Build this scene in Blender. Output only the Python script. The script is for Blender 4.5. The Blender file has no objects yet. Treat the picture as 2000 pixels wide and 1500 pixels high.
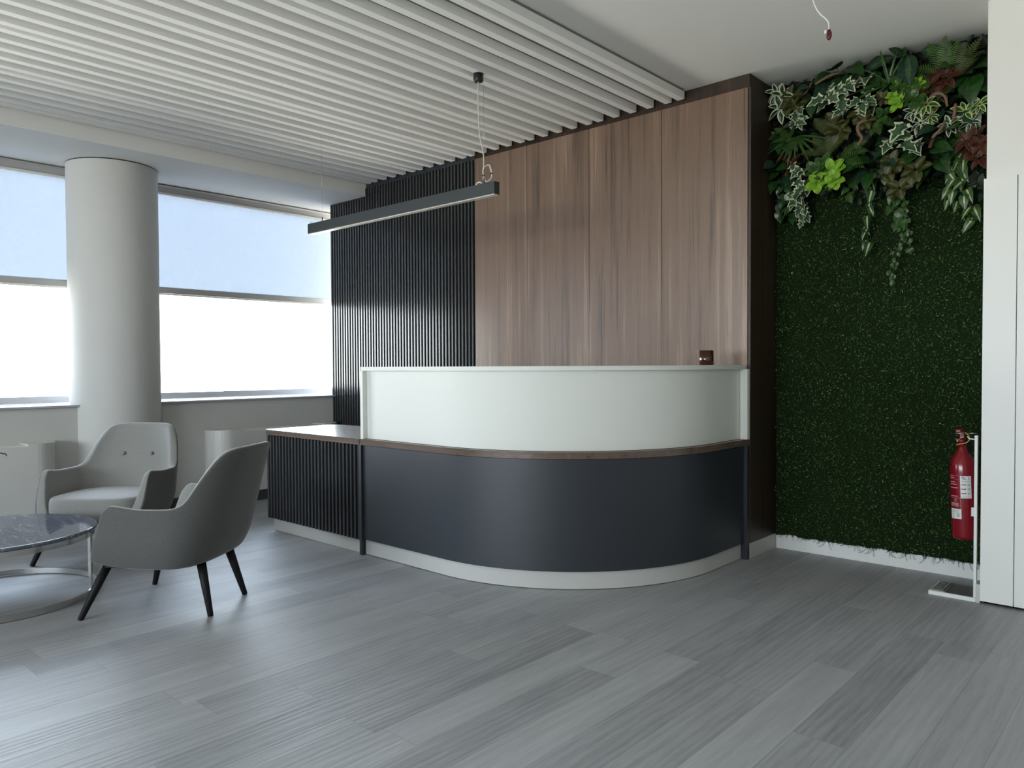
import bpy, bmesh, math, random
from mathutils import Vector, Matrix, noise
random.seed(7)
PI = math.pi
SC = bpy.context.scene
COL = SC.collection

# ------------------------------------------------------------------ helpers
def link(o, parent=None):
    COL.objects.link(o)
    if parent is not None:
        o.parent = parent
    return o

def tag(o, label=None, cat=None, group=None, kind=None):
    if label: o['label'] = label
    if cat: o['category'] = cat
    if group: o['group'] = group
    if kind: o['kind'] = kind
    return o

def thing(name, label, cat, loc=(0, 0, 0), rotz=0.0, group=None):
    o = bpy.data.objects.new(name, None)
    o.empty_display_size = .1
    o.location = loc
    o.rotation_euler = (0, 0, rotz)
    link(o)
    return tag(o, label, cat, group)

class MB:
    """collects geometry for ONE mesh object"""
    def __init__(self):
        self.v = []; self.f = []; self.m = []; self.s = []
    def add(self, vs, fs, mi=0, smooth=False):
        b = len(self.v)
        self.v += [tuple(p) for p in vs]
        for q in fs:
            self.f.append([i + b for i in q]); self.m.append(mi); self.s.append(smooth)
    def box(self, x0, x1, y0, y1, z0, z1, mi=0, bev=0.0):
        if bev <= 0:
            vs = [(x, y, z) for x in (x0, x1) for y in (y0, y1) for z in (z0, z1)]
            self.add(vs, [(0, 1, 3, 2), (4, 6, 7, 5), (0, 4, 5, 1), (2, 3, 7, 6), (0, 2, 6, 4), (1, 5, 7, 3)], mi)
        else:
            bm = bmesh.new()
            bmesh.ops.create_cube(bm, size=1)
            for v in bm.verts:
                v.co = Vector(((x0 + x1) / 2 + v.co.x * (x1 - x0), (y0 + y1) / 2 + v.co.y * (y1 - y0), (z0 + z1) / 2 + v.co.z * (z1 - z0)))
            bmesh.ops.bevel(bm, geom=list(bm.edges), offset=bev, segments=2, profile=.5, affect='EDGES')
            self.addbm(bm, mi)
        return self
    def addbm(self, bm, mi=0, smooth=False):
        bm.verts.ensure_lookup_table(); bm.verts.index_update()
        self.add([v.co[:] for v in bm.verts], [[v.index for v in f.verts] for f in bm.faces], mi, smooth)
        bm.free()
    def prism(self, pts, z0, z1, mi=0, smooth=False):
        """closed plan outline pts (ccw) extruded in z"""
        n = len(pts)
        self.add([(p[0], p[1], z0) for p in pts] + [(p[0], p[1], z1) for p in pts],
                 [list(range(n))[::-1], list(range(n, 2 * n))], mi)
        b = len(self.v) - 2 * n
        for i in range(n):
            j = (i + 1) % n
            self.f.append([b + i, b + j, b + n + j, b + n + i]); self.m.append(mi); self.s.append(smooth)
        return self
    def band(self, outer, inner, z0, z1, mi=0, smooth=False):
        """open strip between two plan polylines"""
        return self.prism(list(outer) + list(inner)[::-1], z0, z1, mi, smooth) if False else self._band(outer, inner, z0, z1, mi, smooth)
    def _band(self, outer, inner, z0, z1, mi, smooth):
        n = len(outer)
        strips = ([(p[0], p[1], z0) for p in outer], [(p[0], p[1], z1) for p in outer], [(p[0], p[1], z1) for p in inner], [(p[0], p[1], z0) for p in inner])
        for k, sm in ((0, smooth), (1, False), (2, smooth), (3, False)):
            a, c = strips[k], strips[(k + 1) % 4]
            self.add(list(a) + list(c), [(i, i + 1, n + i + 1, n + i) for i in range(n - 1)], mi, sm)
        for e in (0, n - 1):
            self.add([st[e] for st in strips], [(0, 1, 2, 3) if e == 0 else (3, 2, 1, 0)], mi, False)
        return self
    def tube(self, pts, rad, seg=8, mi=0, cap=True):
        pts = [Vector(p) for p in pts]
        n = len(pts)
        rs = rad if isinstance(rad, (list, tuple)) else [rad] * n
        t0 = (pts[1] - pts[0]).normalized()
        up = Vector((0, 0, 1)) if abs(t0.z) < .9 else Vector((1, 0, 0))
        nrm = t0.cross(up).normalized()
        b = len(self.v)
        for i, p in enumerate(pts):
            t = (pts[min(i + 1, n - 1)] - pts[max(i - 1, 0)]).normalized()
            nrm = (nrm - t * nrm.dot(t)).normalized()
            bn = t.cross(nrm)
            for k in range(seg):
                a = 2 * PI * k / seg
                self.v.append(tuple(p + (nrm * math.cos(a) + bn * math.sin(a)) * rs[i]))
        for i in range(n - 1):
            for k in range(seg):
                l = (k + 1) % seg
                self.f.append([b + i * seg + k, b + i * seg + l, b + (i + 1) * seg + l, b + (i + 1) * seg + k]); self.m.append(mi); self.s.append(True)
        if cap:
            self.f.append([b + k for k in range(seg)][::-1]); self.m.append(mi); self.s.append(False)
            e = b + (n - 1) * seg
            self.f.append([e + k for k in range(seg)]); self.m.append(mi); self.s.append(False)
        return self
    def lathe(self, prof, seg=40, mi=0, mat=None, smooth=True):
        """profile [(r,z)...] turned about z; mat = optional 4x4"""
        b = len(self.v)
        for r, z in prof:
            for k in range(seg):
                a = 2 * PI * k / seg
                p = Vector((r * math.cos(a), r * math.sin(a), z))
                if mat is not None: p = mat @ p
                self.v.append(tuple(p))
        for i in range(len(prof) - 1):
            for k in range(seg):
                l = (k + 1) % seg
                self.f.append([b + i * seg + k, b + i * seg + l, b + (i + 1) * seg + l, b + (i + 1) * seg + k]); self.m.append(mi); self.s.append(smooth)
        return self
    def build(self, name, mats, parent=None, off=None):
        me = bpy.data.meshes.new(name)
        vs = self.v
        if off is not None:
            vs = [(x - off[0], y - off[1], z - off[2]) for x, y, z in vs]
        me.from_pydata(vs, [], self.f)
        if not isinstance(mats, (list, tuple)): mats = [mats]
        for m in mats: me.materials.append(m)
        me.polygons.foreach_set('material_index', self.m)
        me.polygons.foreach_set('use_smooth', self.s)
        me.update()
        o = bpy.data.objects.new(name, me)
        return link(o, parent)

def bx(name, b, mat, parent=None, bev=0.0, off=None):
    return MB().box(*b, bev=bev).build(name, mat, parent, off)

def struct(o):
    o['kind'] = 'structure'
    return o

def fix_normals(o):
    bm = bmesh.new(); bm.from_mesh(o.data)
    bmesh.ops.recalc_face_normals(bm, faces=list(bm.faces))
    bm.to_mesh(o.data); bm.free()
    return o

# ------------------------------------------------------------------ materials
def new_mat(name):
    m = bpy.data.materials.new(name); m.use_nodes = True
    nt = m.node_tree
    return m, nt, nt.nodes['Principled BSDF']

def pbr(name, col, rough=.5, metal=0.0, spec=.5, bump=0, bscale=200, **kw):
    m, nt, p = new_mat(name)
    p.inputs['Base Color'].default_value = (*col, 1)
    p.inputs['Roughness'].default_value = rough
    p.inputs['Metallic'].default_value = metal
    p.inputs['Specular IOR Level'].default_value = spec
    for k, v in kw.items():
        p.inputs[k].default_value = v
    if bump:
        tc = nt.nodes.new('ShaderNodeTexCoord')
        n = nt.nodes.new('ShaderNodeTexNoise'); n.inputs['Scale'].default_value = bscale; n.inputs['Detail'].default_value = 3
        b = nt.nodes.new('ShaderNodeBump'); b.inputs['Strength'].default_value = bump; b.inputs['Distance'].default_value = .002
        nt.links.new(tc.outputs['Object'], n.inputs['Vector'])
        nt.links.new(n.outputs['Fac'], b.inputs['Height'])
        nt.links.new(b.outputs['Normal'], p.inputs['Normal'])
    return m

def N(nt, t, **kw):
    n = nt.nodes.new(t)
    for k, v in kw.items(): setattr(n, k, v)
    return n

def math_n(nt, op, a, b=None, c=None):
    n = N(nt, 'ShaderNodeMath', operation=op)
    for i, x in enumerate((a, b, c)):
        if x is None: continue
        if isinstance(x, (int, float)): n.inputs[i].default_value = x
        else: nt.links.new(x, n.inputs[i])
    return n.outputs[0]

def ramp(nt, fac, stops):
    r = N(nt, 'ShaderNodeValToRGB')
    el = r.color_ramp.elements
    while len(el) < len(stops): el.new(.5)
    for e, (p, c) in zip(el, stops):
        e.position = p; e.color = (*c, 1)
    nt.links.new(fac, r.inputs['Fac'])
    return r.outputs['Color']

def mixc(nt, fac, a, b, mode='MIX'):
    n = N(nt, 'ShaderNodeMix', data_type='RGBA', blend_type=mode)
    for s, x in ((n.inputs[0], fac), (n.inputs[6], a), (n.inputs[7], b)):
        if isinstance(x, (int, float)): s.default_value = x
        elif isinstance(x, tuple): s.default_value = (*x, 1)
        else: nt.links.new(x, s)
    return n.outputs[2]

def noise_n(nt, vec, scale, detail=3, rough=.55, dist=0):
    n = N(nt, 'ShaderNodeTexNoise')
    n.inputs['Scale'].default_value = scale; n.inputs['Detail'].default_value = detail
    n.inputs['Roughness'].default_value = rough; n.inputs['Distortion'].default_value = dist
    nt.links.new(vec, n.inputs['Vector'])
    return n.outputs['Fac']

def mapping(nt, vec, scale, loc=(0, 0, 0)):
    n = N(nt, 'ShaderNodeMapping')
    n.inputs['Scale'].default_value = scale; n.inputs['Location'].default_value = loc
    nt.links.new(vec, n.inputs['Vector'])
    return n.outputs['Vector']

def walnut(name, dark, mid, light, axis='Z', rough=.42, spec=.4):
    m, nt, p = new_mat(name)
    g = N(nt, 'ShaderNodeNewGeometry').outputs['Position']
    long_, cross = .32, 1.0
    sc = {'Z': (cross, cross, long_ * .22), 'X': (long_ * .5, cross, cross)}[axis]
    v = mapping(nt, g, sc)
    big = noise_n(nt, v, 7.5, 2, .5, .25)               # broad veneer bands
    v2 = mapping(nt, g, {'Z': (1, 1, .013), 'X': (.03, 1, 1)}[axis])
    mid_n = noise_n(nt, v2, 34, 4, .62, .15)             # streaks
    v3 = mapping(nt, g, {'Z': (1, 1, .02), 'X': (.02, 1, 1)}[axis])
    fine = noise_n(nt, v3, 230, 2, .6)                  # pores
    s = math_n(nt, 'ADD', math_n(nt, 'MULTIPLY', big, .62), math_n(nt, 'MULTIPLY', mid_n, .62))
    s = math_n(nt, 'ADD', s, math_n(nt, 'MULTIPLY', math_n(nt, 'SUBTRACT', fine, .5), .34))
    c = ramp(nt, s, [(.44, dark), (.57, mid), (.67, mid), (.80, light)])
    nt.links.new(c, p.inputs['Base Color'])
    p.inputs['Roughness'].default_value = rough
    p.inputs['Specular IOR Level'].default_value = spec
    b = N(nt, 'ShaderNodeBump'); b.inputs['Strength'].default_value = .12; b.inputs['Distance'].default_value = .001
    nt.links.new(fine, b.inputs['Height']); nt.links.new(b.outputs['Normal'], p.inputs['Normal'])
    return m

def floor_mat():
    m, nt, p = new_mat('grey_oak_vinyl')
    g = N(nt, 'ShaderNodeNewGeometry').outputs['Position']
    sx = N(nt, 'ShaderNodeSeparateXYZ'); nt.links.new(g, sx.inputs[0])
    W, L = .1695, 1.22
    xr = math_n(nt, 'DIVIDE', math_n(nt, 'ADD', sx.outputs['X'], 20 * W + .126 - .002), W)
    row = math_n(nt, 'FLOOR', xr)
    wn = N(nt, 'ShaderNodeTexWhiteNoise', noise_dimensions='1D'); nt.links.new(row, wn.inputs['W'])
    yr = math_n(nt, 'ADD', math_n(nt, 'DIVIDE', sx.outputs['Y'], L), math_n(nt, 'MULTIPLY', wn.outputs['Value'], 7.3))
    pl = math_n(nt, 'FLOOR', yr)
    cv = N(nt, 'ShaderNodeCombineXYZ'); nt.links.new(row, cv.inputs[0]); nt.links.new(pl, cv.inputs[1])
    wn2 = N(nt, 'ShaderNodeTexWhiteNoise', noise_dimensions='2D'); nt.links.new(cv.outputs[0], wn2.inputs['Vector'])
    rnd = wn2.outputs['Value']
    fx = math_n(nt, 'FRACT', xr); fy = math_n(nt, 'FRACT', yr)
    ex = math_n(nt, 'MINIMUM', fx, math_n(nt, 'SUBTRACT', 1, fx))
    ey = math_n(nt, 'MULTIPLY', math_n(nt, 'MINIMUM', fy, math_n(nt, 'SUBTRACT', 1, fy)), L / W)
    edge = math_n(nt, 'MINIMUM', ex, ey)
    seam = math_n(nt, 'LESS_THAN', edge, .0055)
    # per plank offset of the grain
    offs = N(nt, 'ShaderNodeVectorMath', operation='SCALE'); nt.links.new(wn2.outputs['Color'], offs.inputs[0]); offs.inputs['Scale'].default_value = 23
    ad = N(nt, 'ShaderNodeVectorMath', operation='ADD'); nt.links.new(g, ad.inputs[0]); nt.links.new(offs.outputs[0], ad.inputs[1])
    v1 = mapping(nt, ad.outputs[0], (1, .17, 1))
    big = noise_n(nt, v1, 5.5, 4, .6, .6)
    v2 = mapping(nt, ad.outputs[0], (1, .06, 1))
    fine = noise_n(nt, v2, 95, 5, .65, .2)
    wv = N(nt, 'ShaderNodeTexWave', wave_type='RINGS', rings_direction='Y')
    nt.links.new(mapping(nt, ad.outputs[0], (1, .045, 1), (-23.4, -1.2, 0)), wv.inputs['Vector'])
    wv.inputs['Scale'].default_value = 11; wv.inputs['Distortion'].default_value = 7.5; wv.inputs['Detail'].default_value = 3; wv.inputs['Detail Scale'].default_value = 1.6
    s = math_n(nt, 'ADD', math_n(nt, 'MULTIPLY', big, .42), math_n(nt, 'MULTIPLY', fine, .40))
    s = math_n(nt, 'ADD', s, math_n(nt, 'MULTIPLY', wv.outputs['Fac'], .07))
    s = math_n(nt, 'ADD', s, math_n(nt, 'MULTIPLY', math_n(nt, 'SUBTRACT', rnd, .5), .20))
    c = ramp(nt, s, [(.22, (.22, .224, .230)), (.44, (.33, .335, .341)), (.66, (.42, .425, .43))])
    c = mixc(nt, math_n(nt, 'MULTIPLY', seam, .45), c, (.10, .10, .10))
    nt.links.new(c, p.inputs['Base Color'])
    rr = math_n(nt, 'ADD', .40, math_n(nt, 'MULTIPLY', fine, .18))
    nt.links.new(rr, p.inputs['Roughness'])
    p.inputs['Specular IOR Level'].default_value = .36
    h = math_n(nt, 'ADD', math_n(nt, 'MULTIPLY', wv.outputs['Fac'], .55), math_n(nt, 'MULTIPLY', fine, .6))
    h = math_n(nt, 'SUBTRACT', h, math_n(nt, 'MULTIPLY', seam, .8))
    b = N(nt, 'ShaderNodeBump'); b.inputs['Strength'].default_value = .45; b.inputs['Distance'].default_value = .0022
    nt.links.new(h, b.inputs['Height']); nt.links.new(b.outputs['Normal'], p.inputs['Normal'])
    return m

def fabric_mat(name, col):
    m, nt, p = new_mat(name)
    tc = N(nt, 'ShaderNodeTexCoord').outputs['Object']
    a = noise_n(nt, mapping(nt, tc, (1, 1, .16)), 800, 2, .5)
    b_ = noise_n(nt, mapping(nt, tc, (.16, .16, 1)), 800, 2, .5)
    s = math_n(nt, 'ADD', math_n(nt, 'MULTIPLY', a, .5), math_n(nt, 'MULTIPLY', b_, .5))
    d = tuple(x * .82 for x in col); l = tuple(min(1, x * 1.18) for x in col)
    nt.links.new(ramp(nt, s, [(.36, d), (.64, l)]), p.inputs['Base Color'])
    p.inputs['Roughness'].default_value = .95
    p.inputs['Specular IOR Level'].default_value = .2
    p.inputs['Sheen Weight'].default_value = .35
    p.inputs['Sheen Roughness'].default_value = .4
    bb = N(nt, 'ShaderNodeBump'); bb.inputs['Strength'].default_value = .25; bb.inputs['Distance'].default_value = .001
    nt.links.new(s, bb.inputs['Height']); nt.links.new(bb.outputs['Normal'], p.inputs['Normal'])
    return m

def marble_mat():
    m, nt, p = new_mat('dark_marble')
    g = N(nt, 'ShaderNodeTexCoord').outputs['Object']
    w = noise_n(nt, g, 5, 4, .6, .8)
    v = mapping(nt, g, (.6, 2.4, 1))
    n = N(nt, 'ShaderNodeTexNoise'); n.inputs['Scale'].default_value = 4.5; n.inputs['Detail'].default_value = 6; n.inputs['Distortion'].default_value = 1.6
    nt.links.new(v, n.inputs['Vector'])
    vein = math_n(nt, 'ABSOLUTE', math_n(nt, 'SUBTRACT', n.outputs['Fac'], .5))
    c = ramp(nt, vein, [(0, (.36, .38, .42)), (.014, (.16, .175, .21)), (.05, (.075, .088, .12))])
    c2 = mixc(nt, w, c, (.085, .098, .13), 'MIX')
    nt.links.new(c2, p.inputs['Base Color'])
    p.inputs['Roughness'].default_value = .04
    p.inputs['Specular IOR Level'].default_value = .6
    return m

def blind_mat():
    m = bpy.data.materials.new('screen_fabric'); m.use_nodes = True
    nt = m.node_tree; nt.nodes.clear()
    out = N(nt, 'ShaderNodeOutputMaterial')
    tr = N(nt, 'ShaderNodeBsdfTranslucent'); df = N(nt, 'ShaderNodeBsdfDiffuse'); tp = N(nt, 'ShaderNodeBsdfTransparent')
    tc = N(nt, 'ShaderNodeTexCoord').outputs['Object']
    nn = noise_n(nt, tc, 26, 5, .6)
    col = ramp(nt, nn, [(.3, (.100, .120, .156)), (.7, (.116, .136, .172))])
    nt.links.new(col, tr.inputs['Color'])
    df.inputs['Color'].default_value = (.45, .47, .5, 1); tp.inputs['Color'].default_value = (.82, .9, 1, 1)
    a = N(nt, 'ShaderNodeMixShader'); a.inputs[0].default_value = .35
    nt.links.new(tr.outputs[0], a.inputs[1]); nt.links.new(df.outputs[0], a.inputs[2])
    b = N(nt, 'ShaderNodeMixShader'); b.inputs[0].default_value = .012
    nt.links.new(a.outputs[0], b.inputs[1]); nt.links.new(tp.outputs[0], b.inputs[2])
    nt.links.new(b.outputs[0], out.inputs['Surface'])
    return m

def glass_mat():
    m = bpy.data.materials.new('window_glass'); m.use_nodes = True
    nt = m.node_tree; nt.nodes.clear()
    out = N(nt, 'ShaderNodeOutputMaterial')
    gl = N(nt, 'ShaderNodeBsdfGlossy'); gl.inputs['Roughness'].default_value = 0
    tp = N(nt, 'ShaderNodeBsdfTransparent'); tp.inputs['Color'].default_value = (.95, .97, .97, 1)
    fr = N(nt, 'ShaderNodeFresnel'); fr.inputs['IOR'].default_value = 1.45
    mx = N(nt, 'ShaderNodeMixShader')
    nt.links.new(fr.outputs[0], mx.inputs[0]); nt.links.new(tp.outputs[0], mx.inputs[1]); nt.links.new(gl.outputs[0], mx.inputs[2])
    nt.links.new(mx.outputs[0], out.inputs['Surface'])
    return m

def leaf_mat(name, col, col2=None, rough=.42):
    m, nt, p = new_mat(name)
    tc = N(nt, 'ShaderNodeTexCoord').outputs['Object']
    n = noise_n(nt, tc, 38, 3, .6)
    c2 = col2 or tuple(x * .5 for x in col)
    nt.links.new(ramp(nt, n, [(.35, c2), (.65, col)]), p.inputs['Base Color'])
    p.inputs['Roughness'].default_value = rough
    p.inputs['Specular IOR Level'].default_value = .35
    return m

MAT = {}
MAT['plaster'] = pbr('white_plaster', (.80, .79, .76), .85, spec=.2, bump=.05, bscale=90)
MAT['ceiling'] = pbr('ceiling_plaster', (.90, .885, .85), .9, spec=.1, bump=.04, bscale=90)
MAT['wall_grey'] = pbr('pale_wall_paint', (.56, .56, .54), .8, spec=.2, bump=.05, bscale=120)
MAT['column'] = pbr('column_paint', (.57, .57, .555), .8, spec=.2, bump=.06, bscale=120)
MAT['baffle'] = pbr('baffle_felt_white', (.88, .87, .845), .75, spec=.2)
MAT['baffle_back'] = pbr('baffle_board', (.22, .22, .215), .9, spec=.1)
MAT['floor'] = floor_mat()
MAT['walnut'] = walnut('walnut_veneer', (.075, .044, .029), (.175, .108, .073), (.30, .205, .148), rough=.30, spec=1.0)
MAT['walnut_shaded'] = walnut('walnut_in_shade', (.018, .011, .008), (.040, .024, .016), (.065, .042, .030))  # darker walnut; shade on side panel and top filler is put into colour
MAT['walnut_top'] = walnut('walnut_worktop', (.075, .052, .04), (.13, .092, .072), (.19, .14, .112), 'X', .22, .5)
MAT['slat'] = pbr('anthracite_slat', (.046, .048, .052), .20, spec=.5)
MAT['slat_back'] = pbr('black_backing', (.008, .008, .009), .8, spec=.1)
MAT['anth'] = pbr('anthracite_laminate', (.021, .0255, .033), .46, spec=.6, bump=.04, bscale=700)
MAT['white_lam'] = pbr('warm_white_laminate', (.74, .75, .705), .5, spec=.3)
MAT['plinth'] = pbr('aluminium_grey_plinth', (.54, .535, .51), .42, spec=.4)
MAT['white_paint'] = pbr('white_lacquer', (.80, .80, .775), .5, spec=.4)
MAT['white_base'] = pbr('white_skirting', (.74, .74, .72), .5, spec=.4)
MAT['gap'] = pbr('shadow_gap_black', (.01, .01, .01), .9, spec=.05)
MAT['dark_base'] = pbr('charcoal_skirting', (.045, .047, .05), .5)
MAT['frame'] = pbr('window_frame_paint', (.62, .64, .68), .4)
MAT['sill'] = pbr('grey_sill', (.42, .43, .45), .5)
MAT['cassette'] = pbr('blind_cassette_metal', (.45, .44, .43), .35, metal=.3)
MAT['cassette_lip'] = pbr('blind_lip', (.72, .69, .64), .4)
MAT['blind'] = blind_mat()
MAT['glass'] = glass_mat()
MAT['fcu'] = pbr('convector_white', (.66, .66, .64), .4)
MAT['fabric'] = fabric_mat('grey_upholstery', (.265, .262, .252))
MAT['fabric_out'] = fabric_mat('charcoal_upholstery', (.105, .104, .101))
MAT['blackwood'] = pbr('black_stained_beech', (.006, .0055, .0055), .55, spec=.25)
MAT['chrome'] = pbr('brushed_steel', (.55, .54, .52), .22, metal=1.0)
MAT['marble'] = marble_mat()
MAT['lamp'] = pbr('lamp_anthracite', (.034, .042, .046), .45, metal=.2)
MAT['lamp_diff'] = pbr('lamp_diffuser', (.62, .60, .56), .25, spec=.6)
MAT['black'] = pbr('black_plastic', (.012, .012, .012), .4)
MAT['cord'] = pbr('clear_pvc_cord', (.60, .59, .55), .3, spec=.6)
MAT['steelwire'] = pbr('steel_wire', (.55, .55, .53), .3, metal=.9)
MAT['whitewire'] = pbr('white_cable', (.80, .80, .76), .4)
MAT['red'] = pbr('extinguisher_red', (.21, .004, .012), .18, spec=.6)
MAT['redplastic'] = pbr('red_lever_plastic', (.10, .004, .008), .3)
MAT['paper'] = pbr('label_white', (.72, .73, .72), .5)
MAT['print_red'] = pbr('label_print_red', (.30, .02, .05), .5)
MAT['print_grey'] = pbr('label_print_grey', (.30, .31, .31), .5)
MAT['print_black'] = pbr('label_print_black', (.01, .012, .01), .5)
MAT['print_white'] = pbr('label_print_white', (.55, .40, .40), .5)
MAT['brass'] = pbr('brass', (.62, .40, .16), .3, metal=1)
MAT['yellow'] = pbr('yellow_tie', (.60, .44, .06), .4)
MAT['amber'] = pbr('amber_glass', (.16, .035, .012), .03, spec=.7, **{'Transmission Weight': .75, 'IOR': 1.45})
MAT['wax'] = pbr('candle_wax', (.10, .035, .02), .5)
MAT['card'] = pbr('sign_card', (.34, .35, .31), .6)
MAT['signfloor'] = pbr('stand_base_grey', (.10, .10, .095), .35)

# ------------------------------------------------------------------ camera
cam = bpy.data.cameras.new('camera')
cam.sensor_width = 36; cam.sensor_fit = 'HORIZONTAL'
cam.lens = 36 * 1478.6055 / 2000
cam.clip_start = .05; cam.clip_end = 200
co = bpy.data.objects.new('camera', cam)
yaw, pit, roll = math.radians(-42.29188724), math.radians(-1.38371264), math.radians(-0.29553002)
fw = Vector((math.sin(yaw) * math.cos(pit), math.cos(yaw) * math.cos(pit), math.sin(pit)))
rt = Vector((math.cos(yaw), -math.sin(yaw), 0)); up = rt.cross(fw)
r2 = rt * math.cos(roll) + up * math.sin(roll); u2 = up * math.cos(roll) - rt * math.sin(roll)
co.matrix_world = Matrix(((r2.x, u2.x, -fw.x, 0), (r2.y, u2.y, -fw.y, 0), (r2.z, u2.z, -fw.z, 1.2), (0, 0, 0, 1)))
link(co); SC.camera = co

# ------------------------------------------------------------------ room shell
CZ = 2.98                 # ceiling height
XW = -6.93                # window plane
YB = -6.2                 # wall behind the camera
XR = 5.0
struct(bx('floor', (XW - .1, XR, YB, 6.2, -.12, 0), MAT['floor']))
struct(bx('ceiling', (XW - .1, XR, YB, 6.2, CZ, CZ + .15), MAT['ceiling']))
struct(bx('wall_right', (XR, XR + .15, YB, 6.2, 0, CZ), MAT['wall_grey']))
m = MB()                      # wall behind the camera around the added window: parapet, lintel and two piers
m.box(XW - .1, XR, YB - .15, YB, 0, .9); m.box(XW - .1, XR, YB - .15, YB, 2.6, CZ)
m.box(XW - .1, -5.6, YB - .15, YB, .9, 2.6); m.box(.4, XR, YB - .15, YB, .9, 2.6)
struct(m.build('wall_front', MAT['plaster']))
struct(bx('wall_back', (-6.46, -2.2, 4.86, 5.0, 0, CZ), MAT['plaster']))
struct(bx('wall_green', (-2.2, -.2, 4.83, 5.0, 0, CZ), MAT['plaster']))
struct(bx('wall_end', (XW - .1, -6.46, 6.0, 6.15, 0, CZ), MAT['plaster']))
struct(bx('wall_cabinet', (-.794, XR, 4.365, 5.0, 2.108, CZ), MAT['plaster']))
struct(bx('wall_left', (-6.95, -6.465, YB, 6.0, 0, .90), MAT['wall_grey']))
struct(bx('baseboard_left', (-6.465, -6.452, YB, 2.0, 0, .085), MAT['dark_base']))
struct(bx('baseboard_end', (-6.465, -6.452, 2.78, 4.42, 0, .085), MAT['dark_base']))
struct(bx('baseboard_back', (-2.044, -.806, 4.807, 4.83, 0, .125), MAT['white_base'], bev=.002))
struct(bx('trim_1', (XW - .05, -5.9, YB, 6.0, 2.82, CZ), MAT['plaster']))       # lowered soffit along the windows
struct(bx('trim_2', (-6.90, -6.435, YB, 2.12, .898, .914), MAT['sill'], bev=.003))   # window sills either side of the column
struct(bx('trim_3', (-6.90, -6.435, 2.64, 6.0, .898, .914), MAT['sill'], bev=.003))

# round column
mb = MB()
mb.lathe([(.333, 0), (.333, 2.812)], 96)
mb.lathe([(.325, 2.811), (.325, 2.82)], 96, mi=1)
mb.add([(.327 * math.cos(2 * PI * k / 48), .327 * math.sin(2 * PI * k / 48), 2.812) for k in range(48)], [list(range(48))])
c = mb.build('column', [MAT['column'], MAT['gap']]); c.location = (-6.555, 2.399, 0); struct(c)

# windows
def window(n, y0, y1):
    m = MB()
    m.box(XW - .03, XW + .03, y0, y1, .914, .972, bev=.003)
    m.box(XW - .03, XW + .03, y0, y1, 2.765, 2.82, bev=.003)
    m.box(XW - .03, XW + .03, y0, y0 + .05, .972, 2.765)
    m.box(XW - .03, XW + .03, y1 - .05, y1, .972, 2.765)
    f = m.build('window_%d' % n, MAT['frame']); struct(f)
    bx('glass_pane', (XW - .006, XW + .006, y0 + .05, y1 - .05, .972, 2.765), MAT['glass'], f)
    return f
window(1, -1.75, 2.37)
window(2, 2.43, 5.95)
window(3, YB + .05, -1.81)
m = MB()
for a, b, c_, d in ((-5.6, .4, .9, .96), (-5.6, .4, 2.54, 2.6)): m.box(a, b, YB - .1, YB - .05, c_, d)
for xx in (-5.6, -3.96, -2.31, -.66, .34): m.box(xx, xx + .06, YB - .1, YB - .05, .96, 2.54)
f = struct(m.build('window_4', MAT['frame']))  # unseen window, added to brighten the room from behind the camera
bx('glass_pane', (-5.54, .34, YB - .08, YB - .07, .96, 2.54), MAT['glass'], f)

# roller blinds
def blind(y0, y1, label):
    t = thing('roller_blind', label, 'blind', (-6.82, (y0 + y1) / 2, 2.80), group='roller blinds half lowered')
    off = t.location
    m = MB()
    prof = [(-6.885, 2.812), (-6.792, 2.812), (-6.787, 2.805), (-6.800, 2.795), (-6.806, 2.76), (-6.812, 2.742), (-6.885, 2.742)]
    n = len(prof)
    m.add([(x, y0, z) for x, z in prof] + [(x, y1, z) for x, z in prof],
          [list(range(n)), list(range(n, 2 * n))[::-1]] + [[i, n + i, n + (i + 1) % n, (i + 1) % n] for i in range(n)])
    fix_normals(m.build('cassette', MAT['cassette'], t, off))
    bx('cassette_lip', (-6.806, -6.790, y0, y1, 2.728, 2.744), MAT['cassette_lip'], t, .002, off)
    m = MB()
    ny = 24
    for k in range(ny + 1):
        yy = y0 + .02 + (y1 - y0 - .04) * k / ny
        m.v += [(-6.841, yy, 1.90), (-6.841 + .0015 * math.sin(k * 1.7), yy, 2.3), (-6.841, yy, 2.745)]
    m.add([], [])
    for k in range(ny):
        for q in (0, 1): m.f.append([3 * k + q, 3 * k + 3 + q, 3 * k + 4 + q, 3 * k + 1 + q]); m.m.append(0); m.s.append(True)
    m.build('screen_fabric', MAT['blind'], t, off)
    bb = bx('bottom_bar', (-6.853, -6.827, y0 + .015, y1 - .015, 1.862, 1.915), MAT['cassette'], t, .004, off)
    bx('bar_lip', (-6.858, -6.822, y0 + .015, y1 - .015, 1.846, 1.860), MAT['cassette_lip'], t, .002, off)
    return t
blind(-1.6, 2.36, 'half lowered pale screen roller blind in window left of round column')
blind(2.44, 5.6, 'half lowered pale screen roller blind between round column and slatted wall')

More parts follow.
